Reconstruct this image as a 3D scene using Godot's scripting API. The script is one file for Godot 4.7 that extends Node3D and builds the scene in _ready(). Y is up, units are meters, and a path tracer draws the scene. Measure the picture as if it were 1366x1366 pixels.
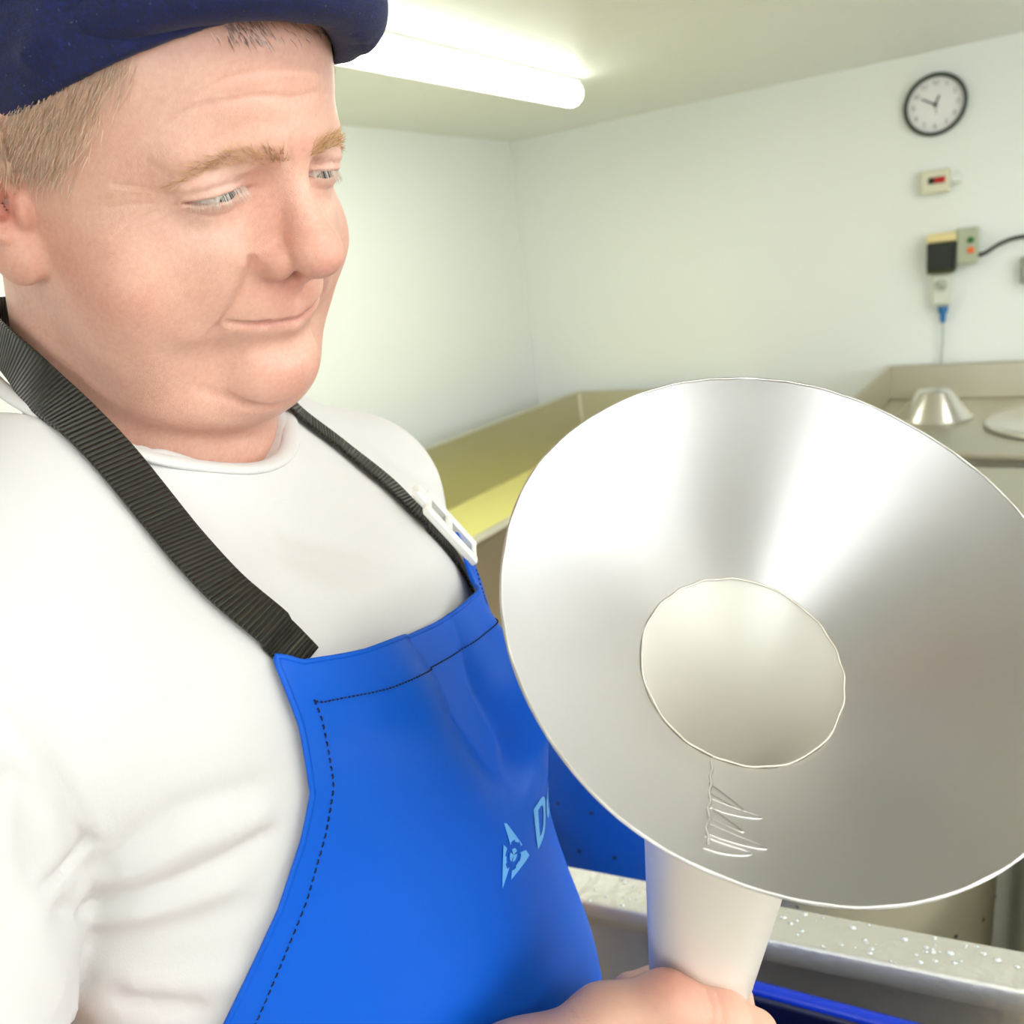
extends Node3D

const EXPOSURE := 1.2
const LAMP_GLOW := 6.0
const LAMP_POWER := 1.2

func _ready():
	var c := Camera3D.new()
	c.name = "camera"
	c.fov = rad_to_deg(2.0 * atan(683.0 / 1150.0))
	c.transform = Transform3D(Basis.from_euler(Vector3(-0.272, 0.59, -0.1205)), Vector3(0, 1.6, 0))
	c.near = 0.02
	var at := CameraAttributesPhysical.new()
	at.frustum_focus_distance = 0.46
	at.frustum_focal_length = 4.6
	at.exposure_aperture = 1.6
	c.attributes = at
	c.fov = rad_to_deg(2.0 * atan(683.0 / 1150.0))
	add_child(c)
	var w := WorldEnvironment.new()
	w.name = "world"
	var e := Environment.new()
	e.background_mode = Environment.BG_COLOR
	e.background_color = Color(0.97, 0.99, 1.0)
	e.background_energy_multiplier = 5.0
	e.tonemap_mode = Environment.TONE_MAPPER_LINEAR
	e.tonemap_exposure = EXPOSURE
	e.sdfgi_enabled = true
	e.ssao_enabled = true
	e.ssil_enabled = true
	w.environment = e
	add_child(w)
	build_room()
	build_funnel()
	build_person()

# ---------------------------------------------------------------- naming and shapes
var used := {}

func tag(o: Node, label: String, category: String, group := "") -> Node:
	o.set_meta("label", label)
	o.set_meta("category", category)
	if group != "":
		o.set_meta("group", group)
	return o

func thing(called: String, at: Vector3, label: String, category: String, turn := 0.0, group := "") -> Node3D:
	var o := Node3D.new()
	used[called] = used.get(called, 0) + 1
	o.name = called if used[called] == 1 else "%s_%03d" % [called, used[called] - 1]
	o.position = at
	o.rotation.y = turn
	add_child(o)
	tag(o, label, category, group)
	return o

func part(called: String, mesh: Mesh, mat: Material, parent: Node, at := Vector3.ZERO, turn := Vector3.ZERO) -> MeshInstance3D:
	var o := MeshInstance3D.new()
	var key := str(parent.get_instance_id()) + called
	used[key] = used.get(key, 0) + 1
	o.name = called if used[key] == 1 else "%s_%03d" % [called, used[key] - 1]
	o.mesh = mesh
	o.material_override = mat
	o.position = at
	o.rotation = turn
	o.cast_shadow = GeometryInstance3D.SHADOW_CASTING_SETTING_ON
	parent.add_child(o, true)
	return o

func structure(called: String, mesh: Mesh, mat: Material, at := Vector3.ZERO, turn := Vector3.ZERO) -> MeshInstance3D:
	var o := part(called, mesh, mat, self, at, turn)
	o.set_meta("kind", "structure")
	return o

func paint(c: Color, rough := 0.6, metal := 0.0) -> StandardMaterial3D:
	var m := StandardMaterial3D.new()
	m.albedo_color = c
	m.roughness = rough
	m.metallic = metal
	return m

func grain(size: int, freq: Vector2, seed_: int, octaves := 3, lo := 0.0, hi := 1.0) -> NoiseTexture2D:
	var n := FastNoiseLite.new()
	n.seed = seed_
	n.noise_type = FastNoiseLite.TYPE_SIMPLEX_SMOOTH
	n.frequency = freq.x
	n.fractal_octaves = octaves
	var t := NoiseTexture2D.new()
	t.width = size
	t.height = size
	t.seamless = true
	t.noise = n
	var g := Gradient.new()
	g.set_color(0, Color(lo, lo, lo))
	g.set_color(1, Color(hi, hi, hi))
	t.color_ramp = g
	return t

func brushed(seed_: int, w := 512, lo := 0.0, hi := 1.0, streak := 60) -> ImageTexture:
	# streaks along u: each row its own slow random walk
	var r := RandomNumberGenerator.new()
	r.seed = seed_
	var im := Image.create(w, w, false, Image.FORMAT_RGB8)
	for y in w:
		var base := r.randf()
		var x := 0
		while x < w:
			var v := lerpf(lo, hi, clampf(base * 0.6 + r.randf() * 0.4, 0, 1))
			var n := r.randi_range(streak / 3, streak * 2)
			im.fill_rect(Rect2i(x, y, mini(n, w - x), 1), Color(v, v, v))
			x += n
	return ImageTexture.create_from_image(im)

func chamfered(size: Vector3, b := 0.004) -> ArrayMesh:
	# a box with bevelled edges, centred
	var h := size * 0.5
	b = minf(b, minf(h.x, minf(h.y, h.z)) * 0.9)
	var st := SurfaceTool.new()
	st.begin(Mesh.PRIMITIVE_TRIANGLES)
	st.set_smooth_group(-1)
	var ax := [Vector3(1, 0, 0), Vector3(0, 1, 0), Vector3(0, 0, 1)]
	for i in 3:
		var u: Vector3 = ax[(i + 1) % 3]
		var v: Vector3 = ax[(i + 2) % 3]
		var n: Vector3 = ax[i]
		var hu := h[(i + 1) % 3] - b
		var hv := h[(i + 2) % 3] - b
		for s in [1.0, -1.0]:
			var c: Vector3 = n * h[i] * s
			quad(st, c - u * hu - v * hv, c + u * hu - v * hv, c + u * hu + v * hv, c - u * hu + v * hv, n * s)
		# the four edges along n
		for su in [1.0, -1.0]:
			for sv in [1.0, -1.0]:
				var p: Vector3 = u * (hu + b) * su + v * hv * sv
				var q: Vector3 = u * hu * su + v * (hv + b) * sv
				var l: Vector3 = n * (h[i] - b)
				quad(st, p - l, q - l, q + l, p + l, (u * su + v * sv).normalized())
	for x in [1.0, -1.0]:
		for y in [1.0, -1.0]:
			for z in [1.0, -1.0]:
				var k := Vector3(x, y, z)
				tri(st, Vector3(h.x, h.y - b, h.z - b) * k, Vector3(h.x - b, h.y, h.z - b) * k, Vector3(h.x - b, h.y - b, h.z) * k, k.normalized())
	return st.commit()

func tri(st: SurfaceTool, a: Vector3, b: Vector3, c: Vector3, n: Vector3) -> void:
	if (b - a).cross(c - a).dot(n) > 0.0:
		var t := b
		b = c
		c = t
	for p in [a, b, c]:
		st.set_normal(n)
		st.set_uv(Vector2(p.x + p.z, p.y + p.z * 0.37) * 4.0)
		st.add_vertex(p)

func quad(st: SurfaceTool, a: Vector3, b: Vector3, c: Vector3, d: Vector3, n: Vector3) -> void:
	tri(st, a, b, c, n)
	tri(st, a, c, d, n)

func shell(rows: Array, closed_u := true, closed_v := false, uv_scale := Vector2.ONE) -> ArrayMesh:
	# joins rows of equally many points into a smooth sheet
	var v := PackedVector3Array()
	var uv := PackedVector2Array()
	var idx := PackedInt32Array()
	var n: int = rows[0].size()
	var m := n + (1 if closed_u else 0)
	var rr := rows.duplicate()
	if closed_v:
		rr.append(rows[0])
	for j in rr.size():
		for i in m:
			v.append(rr[j][i % n])
			uv.append(Vector2(float(i) / (m - 1), float(j) / (rr.size() - 1)) * uv_scale)
	for j in rr.size() - 1:
		for i in m - 1:
			var a := j * m + i
			idx.append_array([a, a + 1, a + m + 1, a, a + m + 1, a + m])
	var nn := smoothed(v, idx)
	if closed_u:
		for j in rr.size():
			var s := (nn[j * m] + nn[j * m + m - 1]).normalized()
			nn[j * m] = s
			nn[j * m + m - 1] = s
	if closed_v:
		for i in m:
			var s := (nn[i] + nn[(rr.size() - 1) * m + i]).normalized()
			nn[i] = s
			nn[(rr.size() - 1) * m + i] = s
	return packed(v, nn, idx, PackedColorArray(), uv)

func lathe(profile: Array, n := 96, frame := Transform3D(), wob := 0.0, uv_scale := Vector2(1, 1)) -> ArrayMesh:
	# profile of Vector2(radius, height), outer side first going down
	var rows := []
	for q in profile:
		var row := PackedVector3Array()
		for i in n:
			var a := TAU * i / n
			var r: float = q.x * (1.0 + wob * (sin(a * 2.0 + 0.6) * 0.6 + sin(a * 5.0 + 1.9) * 0.25 + sin(a * 9.0) * 0.15))
			row.append(frame * Vector3(cos(a) * r, q.y, sin(a) * r))
		rows.append(row)
	return shell(rows, true, false, uv_scale)

func tube(pts: Array, r: float, sides := 10, closed := false, flat := 1.0, up := Vector3.UP) -> ArrayMesh:
	return shell(tube_rows(pts, r, sides, closed, flat, up), true, closed)

func tube_rows(pts: Array, r: float, sides := 10, closed := false, flat := 1.0, up := Vector3.UP) -> Array:
	var rows := []
	var n := pts.size()
	for k in n:
		var a: Vector3 = pts[(k - 1 + n) % n] if closed or k > 0 else pts[k]
		var b: Vector3 = pts[(k + 1) % n] if closed or k < n - 1 else pts[k]
		var t := (b - a).normalized()
		var s := t.cross(up).normalized()
		if s.length() < 0.5:
			s = t.cross(Vector3.RIGHT).normalized()
		var w := s.cross(t).normalized()
		var row := PackedVector3Array()
		for i in sides:
			var q := -TAU * i / sides
			row.append(pts[k] + s * cos(q) * r + w * sin(q) * r * flat)
		rows.append(row)
	if not closed:
		var c0 := PackedVector3Array()
		var c1 := PackedVector3Array()
		for i in sides:
			c0.append(pts[0])
			c1.append(pts[n - 1])
		rows.push_front(c0)
		rows.append(c1)
	return rows

func curve(pts: Array, step: float, closed := false) -> Array:
	# Catmull-Rom through the points
	var out := []
	var n := pts.size()
	var last := n if closed else n - 1
	for i in last:
		var p0: Vector3 = pts[(i - 1 + n) % n] if closed or i > 0 else pts[0]
		var p1: Vector3 = pts[i]
		var p2: Vector3 = pts[(i + 1) % n]
		var p3: Vector3 = pts[(i + 2) % n] if closed or i < n - 2 else pts[n - 1]
		var m := maxi(1, int(p1.distance_to(p2) / step))
		for k in m:
			out.append(p1.cubic_interpolate(p2, p0, p3, float(k) / m))
	if not closed:
		out.append(pts[n - 1])
	return out

func ribbon(pts: Array, nrm: Array, w: float, th: float, vscale := 1.0) -> ArrayMesh:
	# a strap lying on a surface; v runs along it in metres times vscale
	var rows := []
	var n := pts.size()
	for k in n:
		var t: Vector3 = (pts[mini(k + 1, n - 1)] - pts[maxi(k - 1, 0)]).normalized()
		var s: Vector3 = t.cross(nrm[k]).normalized()
		var u: Vector3 = s.cross(t).normalized()
		if u.dot(nrm[k]) < 0.0:
			u = -u
			s = -s
		var row := PackedVector3Array()
		for q in [Vector2(-1, 0), Vector2(-1, 0.7), Vector2(-0.93, 1), Vector2(-0.5, 1), Vector2(0, 1), Vector2(0.5, 1), Vector2(0.93, 1), Vector2(1, 0.7), Vector2(1, 0), Vector2(0, -0.2)]:
			row.append(pts[k] + s * q.x * w * 0.5 + u * q.y * th)
		rows.append(row)
	return shell(rows, true, false, Vector2(1, vscale))

func strokes(v: PackedVector3Array, n: PackedVector3Array, list: Array) -> void:
	# pushes vertices out (or in) along polylines: [[points], width, amount]
	for s in list:
		var pts: Array = s[0]
		var w: float = s[1]
		var amount: float = s[2]
		var mid := Vector3.ZERO
		for p in pts:
			mid += p
		mid /= pts.size()
		var far := 0.0
		for p in pts:
			far = maxf(far, p.distance_to(mid))
		far = (far + w * 2.6) ** 2
		for i in v.size():
			var q := v[i]
			if q.distance_squared_to(mid) > far:
				continue
			var d := 1e9
			for k in pts.size() - 1:
				var a: Vector3 = pts[k]
				var b: Vector3 = pts[k + 1] - a
				var h := clampf((q - a).dot(b) / maxf(b.length_squared(), 1e-12), 0.0, 1.0)
				d = minf(d, (q - a - b * h).length_squared())
			d /= w * w
			if d < 6.0:
				v[i] = q + n[i] * amount * exp(-d)

# ---------------------------------------------------------------- distance fields and surface nets
class Field:
	# A solid made of ellipsoids, tapered capsules and half balls, joined by smooth minimum and smooth cut; meshed with surface nets.
	var kind := PackedInt32Array()
	var cut := PackedByteArray()
	var soft := PackedFloat32Array()
	var frame: Array[Transform3D] = []
	var radii := PackedVector3Array()
	var start := PackedVector3Array()
	var along := PackedVector3Array()
	var ra := PackedFloat32Array()
	var rb := PackedFloat32Array()
	var inv := PackedFloat32Array()
	var verts := PackedVector3Array()
	var norms := PackedVector3Array()
	var index := PackedInt32Array()

	func _add(k: int, s: float, c: bool) -> void:
		kind.append(k)
		soft.append(maxf(s, 0.00001))
		cut.append(1 if c else 0)

	func ball(c: Vector3, r: Vector3, s: float, turn := Basis(), cutting := false) -> void:
		_add(0, s, cutting)
		frame.append(Transform3D(turn, c).affine_inverse().scaled(Vector3(1.0 / r.x, 1.0 / r.y, 1.0 / r.z)))
		radii.append(r)
		start.append(c)
		along.append(Vector3.ZERO)
		ra.append(0.0)
		rb.append(0.0)
		inv.append(0.0)

	func limb(a: Vector3, b: Vector3, r0: float, r1: float, s: float, cutting := false) -> void:
		_add(1, s, cutting)
		frame.append(Transform3D())
		radii.append(Vector3.ONE)
		start.append(a)
		along.append(b - a)
		ra.append(r0)
		rb.append(r1 - r0)
		inv.append(1.0 / maxf((b - a).length_squared(), 1e-12))

	func pair(c: Vector3, r: Vector3, s: float, turn := Vector3.ZERO, cutting := false) -> void:
		# the same ball on both sides of x = 0; turn in degrees
		for m in [1.0, -1.0]:
			var e := Vector3(turn.x, turn.y * m, turn.z * m) * PI / 180.0
			ball(Vector3(c.x * m, c.y, c.z), r, s, Basis.from_euler(e), cutting)

	func pair_z(c: Vector3, r: Vector3, s: float, cutting := false) -> void:
		ball(c, r, s, Basis(), cutting)
		ball(Vector3(c.x, c.y, -c.z), r, s, Basis(), cutting)

	func pair_limb(a: Vector3, b: Vector3, r0: float, r1: float, s: float, cutting := false) -> void:
		for m in [1.0, -1.0]:
			limb(Vector3(a.x * m, a.y, a.z), Vector3(b.x * m, b.y, b.z), r0, r1, s, cutting)

	func one(i: int, p: Vector3) -> float:
		if kind[i] == 0:
			var q: Vector3 = frame[i] * p
			var k0 := q.length()
			return k0 * (k0 - 1.0) / maxf((q / radii[i]).length(), 1e-9)
		var w := p - start[i]
		var v := along[i]
		var h := clampf(w.dot(v) * inv[i], 0.0, 1.0)
		return (w - v * h).length() - ra[i] - rb[i] * h

	func at(p: Vector3, use: PackedInt32Array) -> float:
		var d := 1e6
		for i in use:
			var e: float
			if kind[i] == 0:
				var q: Vector3 = frame[i] * p
				var k0 := q.length()
				e = k0 * (k0 - 1.0) / maxf((q / radii[i]).length(), 1e-9)
			else:
				var w := p - start[i]
				var v := along[i]
				var h := clampf(w.dot(v) * inv[i], 0.0, 1.0)
				e = (w - v * h).length() - ra[i] - rb[i] * h
			var k := soft[i]
			if cut[i]:
				var g := maxf(k - absf(d + e), 0.0)
				d = maxf(d, -e) + g * g / k * 0.25
			else:
				var g := maxf(k - absf(d - e), 0.0)
				d = minf(d, e) - g * g / k * 0.25
		return d

	func every() -> PackedInt32Array:
		return PackedInt32Array(range(kind.size()))

	func slope(p: Vector3, use: PackedInt32Array, h: float) -> Vector3:
		var a := at(p + Vector3(h, -h, -h), use)
		var b := at(p + Vector3(-h, -h, h), use)
		var c := at(p + Vector3(-h, h, -h), use)
		var d := at(p + Vector3(h, h, h), use)
		return Vector3(a - b - c + d, -a - b + c + d, -a + b - c + d) / (4.0 * h)

	func net(lo: Vector3, hi: Vector3, cell: float, sharpen := true) -> void:
		var n := 8
		var nb := Vector3i(((hi - lo) / (cell * n)).ceil()) + Vector3i.ONE
		var nx := nb.x * n
		var ny := nb.y * n
		var nz := nb.z * n
		var sx := 1
		var sy := nx
		var sz := nx * ny
		var grid := PackedFloat32Array()
		grid.resize(nx * ny * nz)
		grid.fill(1e3)
		var reach := cell * n * 0.87
		var blocks := []
		var lists := []
		var all := every()
		for bz in nb.z:
			for by in nb.y:
				for bx in nb.x:
					var c := lo + Vector3(bx * n + n * 0.5, by * n + n * 0.5, bz * n + n * 0.5) * cell
					var near := PackedInt32Array()
					var adds := false
					for i in all:
						var e := one(i, c)
						if e - reach * 2.6 < soft[i]:
							near.append(i)
							if not cut[i]:
								adds = true
					if not adds:
						continue
					var d := at(c, near)
					if d > reach * 1.5 + cell * 2.0:
						continue
					var base := bx * n + by * n * sy + bz * n * sz
					if d < -(reach * 2.0 + cell * 2.0):
						for z in n:
							for y in n:
								for x in n:
									grid[base + x + y * sy + z * sz] = -1e3
						continue
					blocks.append(Vector3i(bx * n, by * n, bz * n))
					lists.append(near)
					for z in n:
						for y in n:
							var q := lo + Vector3(bx * n, by * n + y, bz * n + z) * cell
							var o := base + y * sy + z * sz
							for x in n:
								grid[o + x] = at(q, near)
								q.x += cell
		var seen := {}
		var quads := PackedInt32Array()
		for bi in blocks.size():
			var b: Vector3i = blocks[bi]
			var near: PackedInt32Array = lists[bi]
			for z in n:
				for y in n:
					for x in n:
						var gx := b.x + x
						var gy := b.y + y
						var gz := b.z + z
						if gx >= nx - 1 or gy >= ny - 1 or gz >= nz - 1:
							continue
						var o := gx + gy * sy + gz * sz
						var v0 := grid[o]
						var v1 := grid[o + 1]
						var v2 := grid[o + sy]
						var v3 := grid[o + sy + 1]
						var v4 := grid[o + sz]
						var v5 := grid[o + sz + 1]
						var v6 := grid[o + sy + sz]
						var v7 := grid[o + sy + sz + 1]
						var m := int(v0 < 0.0) + int(v1 < 0.0) + int(v2 < 0.0) + int(v3 < 0.0) + int(v4 < 0.0) + int(v5 < 0.0) + int(v6 < 0.0) + int(v7 < 0.0)
						if m == 0 or m == 8:
							continue
						var s := Vector3.ZERO
						var cnt := 0.0
						if (v0 < 0.0) != (v1 < 0.0):
							s += Vector3(v0 / (v0 - v1), 0, 0)
							cnt += 1.0
						if (v2 < 0.0) != (v3 < 0.0):
							s += Vector3(v2 / (v2 - v3), 1, 0)
							cnt += 1.0
						if (v4 < 0.0) != (v5 < 0.0):
							s += Vector3(v4 / (v4 - v5), 0, 1)
							cnt += 1.0
						if (v6 < 0.0) != (v7 < 0.0):
							s += Vector3(v6 / (v6 - v7), 1, 1)
							cnt += 1.0
						if (v0 < 0.0) != (v2 < 0.0):
							s += Vector3(0, v0 / (v0 - v2), 0)
							cnt += 1.0
						if (v1 < 0.0) != (v3 < 0.0):
							s += Vector3(1, v1 / (v1 - v3), 0)
							cnt += 1.0
						if (v4 < 0.0) != (v6 < 0.0):
							s += Vector3(0, v4 / (v4 - v6), 1)
							cnt += 1.0
						if (v5 < 0.0) != (v7 < 0.0):
							s += Vector3(1, v5 / (v5 - v7), 1)
							cnt += 1.0
						if (v0 < 0.0) != (v4 < 0.0):
							s += Vector3(0, 0, v0 / (v0 - v4))
							cnt += 1.0
						if (v1 < 0.0) != (v5 < 0.0):
							s += Vector3(1, 0, v1 / (v1 - v5))
							cnt += 1.0
						if (v2 < 0.0) != (v6 < 0.0):
							s += Vector3(0, 1, v2 / (v2 - v6))
							cnt += 1.0
						if (v3 < 0.0) != (v7 < 0.0):
							s += Vector3(1, 1, v3 / (v3 - v7))
							cnt += 1.0
						var p := lo + (Vector3(gx, gy, gz) + s / cnt) * cell
						var g := slope(p, near, cell * 0.3)
						if sharpen:
							var step := at(p, near) / maxf(g.length_squared(), 0.25)
							p -= g * clampf(step, -cell * 0.6, cell * 0.6)
						seen[o] = verts.size()
						verts.append(p)
						norms.append(g.normalized())
						if (v0 < 0.0) != (v1 < 0.0):
							quads.append_array([0, o, int(v0 < 0.0)])
						if (v0 < 0.0) != (v2 < 0.0):
							quads.append_array([1, o, int(v0 < 0.0)])
						if (v0 < 0.0) != (v4 < 0.0):
							quads.append_array([2, o, int(v0 < 0.0)])
		var da := [sy, sz, sx]
		var db := [sz, sx, sy]
		for i in range(0, quads.size(), 3):
			var o := quads[i + 1]
			var u: int = da[quads[i]]
			var w: int = db[quads[i]]
			if not (seen.has(o - u) and seen.has(o - w) and seen.has(o - u - w)):
				continue
			var a: int = seen[o]
			var b: int = seen[o - u]
			var c: int = seen[o - u - w]
			var d: int = seen[o - w]
			if quads[i + 2]:
				index.append_array([a, c, b, a, d, c])
			else:
				index.append_array([a, b, c, a, c, d])

func packed(v: PackedVector3Array, nrm: PackedVector3Array, idx: PackedInt32Array, col := PackedColorArray(), uv := PackedVector2Array()) -> ArrayMesh:
	var a := []
	a.resize(Mesh.ARRAY_MAX)
	a[Mesh.ARRAY_VERTEX] = v
	if nrm.size():
		a[Mesh.ARRAY_NORMAL] = nrm
	a[Mesh.ARRAY_INDEX] = idx
	if col.size():
		a[Mesh.ARRAY_COLOR] = col
	if uv.size():
		a[Mesh.ARRAY_TEX_UV] = uv
	var m := ArrayMesh.new()
	m.add_surface_from_arrays(Mesh.PRIMITIVE_TRIANGLES, a)
	return m

func smoothed(v: PackedVector3Array, idx: PackedInt32Array) -> PackedVector3Array:
	# normals from the triangles (front faces run clockwise)
	var n := PackedVector3Array()
	n.resize(v.size())
	for i in range(0, idx.size(), 3):
		var a := idx[i]
		var b := idx[i + 1]
		var c := idx[i + 2]
		var f := (v[c] - v[a]).cross(v[b] - v[a])
		n[a] += f
		n[b] += f
		n[c] += f
	for i in n.size():
		n[i] = n[i].normalized()
	return n

# ---------------------------------------------------------------- the head, in millimetres about the middle between the ears: x to his left, y up, z forward
const HEAD_BASIS := Basis(Vector3(0.0635958, 0.1629695, -0.9845794), Vector3(0.3940718, 0.9023030, 0.1748048), Vector3(0.9168768, -0.3991118, -0.0068390))
const HEAD_AT := Vector3(-0.421421, 1.676641, -0.332666)
const HEAD_SIZE := 0.00104
const EYE := Vector3(32.0, 13.0, 71.0)

func head_frame() -> Transform3D:
	return Transform3D(HEAD_BASIS.scaled_local(Vector3.ONE * HEAD_SIZE), HEAD_AT)

func head_field() -> Field:
	var f := Field.new()
	# skull and the broad face
	f.ball(Vector3(0, 55, -8), Vector3(79, 88, 101), 10)
	f.ball(Vector3(0, -20, -2), Vector3(78, 108, 89), 30)
	# brow and temples
	f.pair_limb(Vector3(7, 33, 84), Vector3(42, 27, 70), 8.5, 6, 16)
	# eye sockets
	f.pair(Vector3(29, 12, 95), Vector3(22, 9, 15), 14, Vector3(0, 22, -6), true)
	f.pair(Vector3(15, 15, 91), Vector3(5, 7, 8), 6, Vector3(0, 10, 0), true)
	# cheeks
	f.pair(Vector3(43, -22, 54), Vector3(25, 24, 19), 14, Vector3(0, 30, 0))
	f.pair(Vector3(55, -38, 34), Vector3(22, 30, 34), 16, Vector3(0, 20, 0))
	# jaw and jowls, double chin
	f.pair(Vector3(44, -72, 16), Vector3(30, 40, 46), 20, Vector3(0, 12, 0))
	f.ball(Vector3(0, -105, 25), Vector3(66, 33, 57), 18)
	# muzzle and chin
	f.ball(Vector3(0, -46, 68), Vector3(34, 27, 26), 14)
	f.ball(Vector3(0, -87, 79), Vector3(27, 19, 16.5), 16)
	# nose
	f.limb(Vector3(0, 26, 84), Vector3(0, -6, 104), 7, 10, 10)
	f.pair_limb(Vector3(7, 16, 79), Vector3(13, -16, 84), 7, 10, 10)
	f.ball(Vector3(0, -13, 108), Vector3(13.5, 12, 12.5), 7)
	f.pair(Vector3(13, -19, 91.5), Vector3(8.2, 9.5, 12), 3.4, Vector3(0, -12, 0))
	f.limb(Vector3(0, -21, 105), Vector3(0, -31, 93), 4.5, 5, 5)
	f.pair(Vector3(7.5, -27, 99.5), Vector3(3.6, 6, 7.5), 2.5, Vector3(0, 10, 0), true)
	# lips
	f.pair_limb(Vector3(0, -48, 90), Vector3(26, -49, 76.5), 4.5, 3, 4)
	f.pair_limb(Vector3(0, -57, 87.5), Vector3(22, -55.5, 77), 5.0, 3, 6)
	f.pair_limb(Vector3(0, -52.6, 95.2), Vector3(17, -52.2, 89.0), 1.0, 1.0, 2.2, true)
	f.pair_limb(Vector3(17, -52.2, 90), Vector3(32, -50.6, 79), 0.9, 1.2, 4, true)
	# below the lower lip, chin dimple
	f.pair_limb(Vector3(0, -69, 97), Vector3(18, -68, 90), 3, 2, 10, true)
	f.limb(Vector3(0, -84, 99), Vector3(0, -95, 96), 0.8, 0.8, 5, true)
	# the crease under the chin
	f.pair_limb(Vector3(0, -105.5, 89), Vector3(22, -101, 82), 0.6, 0.6, 6, true)
	f.pair_limb(Vector3(22, -101, 82), Vector3(44, -90, 68), 0.6, 0.1, 6, true)
	# nasolabial fold
	f.pair_limb(Vector3(32, -16, 73), Vector3(45, -50, 60), 9.5, 10, 14)
	f.pair_limb(Vector3(25, -18, 89), Vector3(32, -36, 86), 0.6, 0.8, 5, true)
	f.pair_limb(Vector3(32, -36, 86), Vector3(40, -56, 77), 0.8, 0.8, 6, true)
	# eyelids: a ball round the eye, opened by a slit
	f.pair(EYE + Vector3(1, 0, -0.5), Vector3(16.5, 14.2, 14.0), 7)
	f.pair(Vector3(33, 12.6, 84), Vector3(19.5, 1.5, 12), 1.4, Vector3(0, 22, -8), true)
	# neck
	var to := head_frame().affine_inverse()
	f.limb(Vector3(0, -50, -34), to * Vector3(-0.50, 1.46, -0.338), 69, 74, 7)
	ear(f)
	return f

func ear(f: Field) -> void:
	for m in [1.0, -1.0]:
		var t := Basis.from_euler(Vector3(0, -0.42 * m, 0.1 * m))
		# the shell of the ear, hollowed, then rim, root, tragus and lobe
		f.ball(Vector3(88 * m, 4, -20), Vector3(6, 33, 20), 4, t)
		f.ball(Vector3(90 * m, -6, -9), Vector3(9.5, 11, 8), 1.5, t, true)
		f.ball(Vector3(97 * m, 15, -25), Vector3(6, 13, 9), 3, t, true)
		f.limb(Vector3(83 * m, 30, -8), Vector3(82 * m, 8, -4), 5.5, 3.5, 3)
		f.limb(Vector3(82 * m, 8, -4), Vector3(86 * m, 3, -16), 3.2, 2.2, 3)
		f.limb(Vector3(83 * m, 30, -8), Vector3(92 * m, 36, -26), 4.5, 4.5, 3)
		f.ball(Vector3(80.5 * m, -9, 0.5), Vector3(4.2, 9, 5), 3, Basis.from_euler(Vector3(0, 0.3 * m, 0)))
		f.ball(Vector3(84 * m, -31, -6), Vector3(6.5, 15, 14), 5, t)
		f.limb(Vector3(92 * m, -14, -17), Vector3(88 * m, -21, -6), 4.0, 3.5, 3)


# ---------------------------------------------------------------- the body, in metres: x forward, y up from the floor, z to his right
const BODY := Transform3D(Basis(Vector3(0.9707, 0, -0.2402), Vector3(0, 1, 0), Vector3(0.2402, 0, 0.9707)), Vector3(-0.47, 0, -0.335))
const R_ELBOW := Vector3(-0.03, 1.13, 0.26)
const R_WRIST := Vector3(0.2173, 1.1697, 0.1042)

func torso(f: Field) -> void:
	f.ball(Vector3(0.0, 1.27, 0), Vector3(0.125, 0.24, 0.165), 0.05)
	f.pair_z(Vector3(0.052, 1.385, 0.085), Vector3(0.078, 0.085, 0.085), 0.06)
	f.ball(Vector3(0.06, 1.08, 0), Vector3(0.165, 0.21, 0.17), 0.09)
	f.ball(Vector3(0.055, 1.27, -0.01), Vector3(0.124, 0.16, 0.135), 0.07)
	f.ball(Vector3(-0.05, 1.30, 0), Vector3(0.10, 0.22, 0.165), 0.05)
	f.ball(Vector3(0.01, 0.93, 0), Vector3(0.15, 0.16, 0.175), 0.08)
	for s in [1.0, -1.0]:
		f.limb(Vector3(-0.01, 1.475, 0), Vector3(-0.015 if s > 0 else 0.01, 1.425, 0.175 * s), 0.07, 0.068, 0.05)
		f.limb(Vector3(-0.03, 1.54, 0.03 * s), Vector3(-0.02, 1.46, 0.16 * s), 0.05, 0.045, 0.05)

func shirt_field() -> Field:
	var f := Field.new()
	torso(f)
	# sleeves
	f.limb(Vector3(-0.01, 1.425, 0.19), Vector3(-0.025, 1.27, 0.242), 0.068, 0.070, 0.008)
	f.limb(Vector3(0.01, 1.425, -0.19), Vector3(0.01, 1.25, -0.225), 0.070, 0.068, 0.03)
	# hems: cut flat across the arm and above the thighs
	f.ball(Vector3(-0.032, 1.235, 0.292), Vector3(0.17, 0.088, 0.128), 0.003, Basis.from_euler(Vector3(-0.15, 0, 0)), true)
	f.ball(Vector3(0.005, 1.16, -0.262), Vector3(0.10, 0.075, 0.085), 0.004, Basis.from_euler(Vector3(0.3, 0, 0)), true)
	f.ball(Vector3(0, 0.70, 0), Vector3(0.4, 0.12, 0.4), 0.01, Basis(), true)
	# neck opening
	f.limb(Vector3(-0.03, 1.46, 0.005), Vector3(-0.01, 1.66, 0.01), 0.074, 0.088, 0.01, true)
	f.ball(Vector3(0.06, 1.555, 0.005), Vector3(0.055, 0.05, 0.055), 0.01, Basis(), true)
	return f

func skin_arm_field() -> Field:
	var f := Field.new()
	f.limb(Vector3(-0.01, 1.40, 0.195), R_ELBOW, 0.055, 0.043, 0.02)
	f.limb(R_ELBOW, R_ELBOW.lerp(R_WRIST, 0.35), 0.043, 0.046, 0.02)
	f.limb(R_ELBOW.lerp(R_WRIST, 0.35), R_WRIST, 0.046, 0.030, 0.03)
	return f

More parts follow.
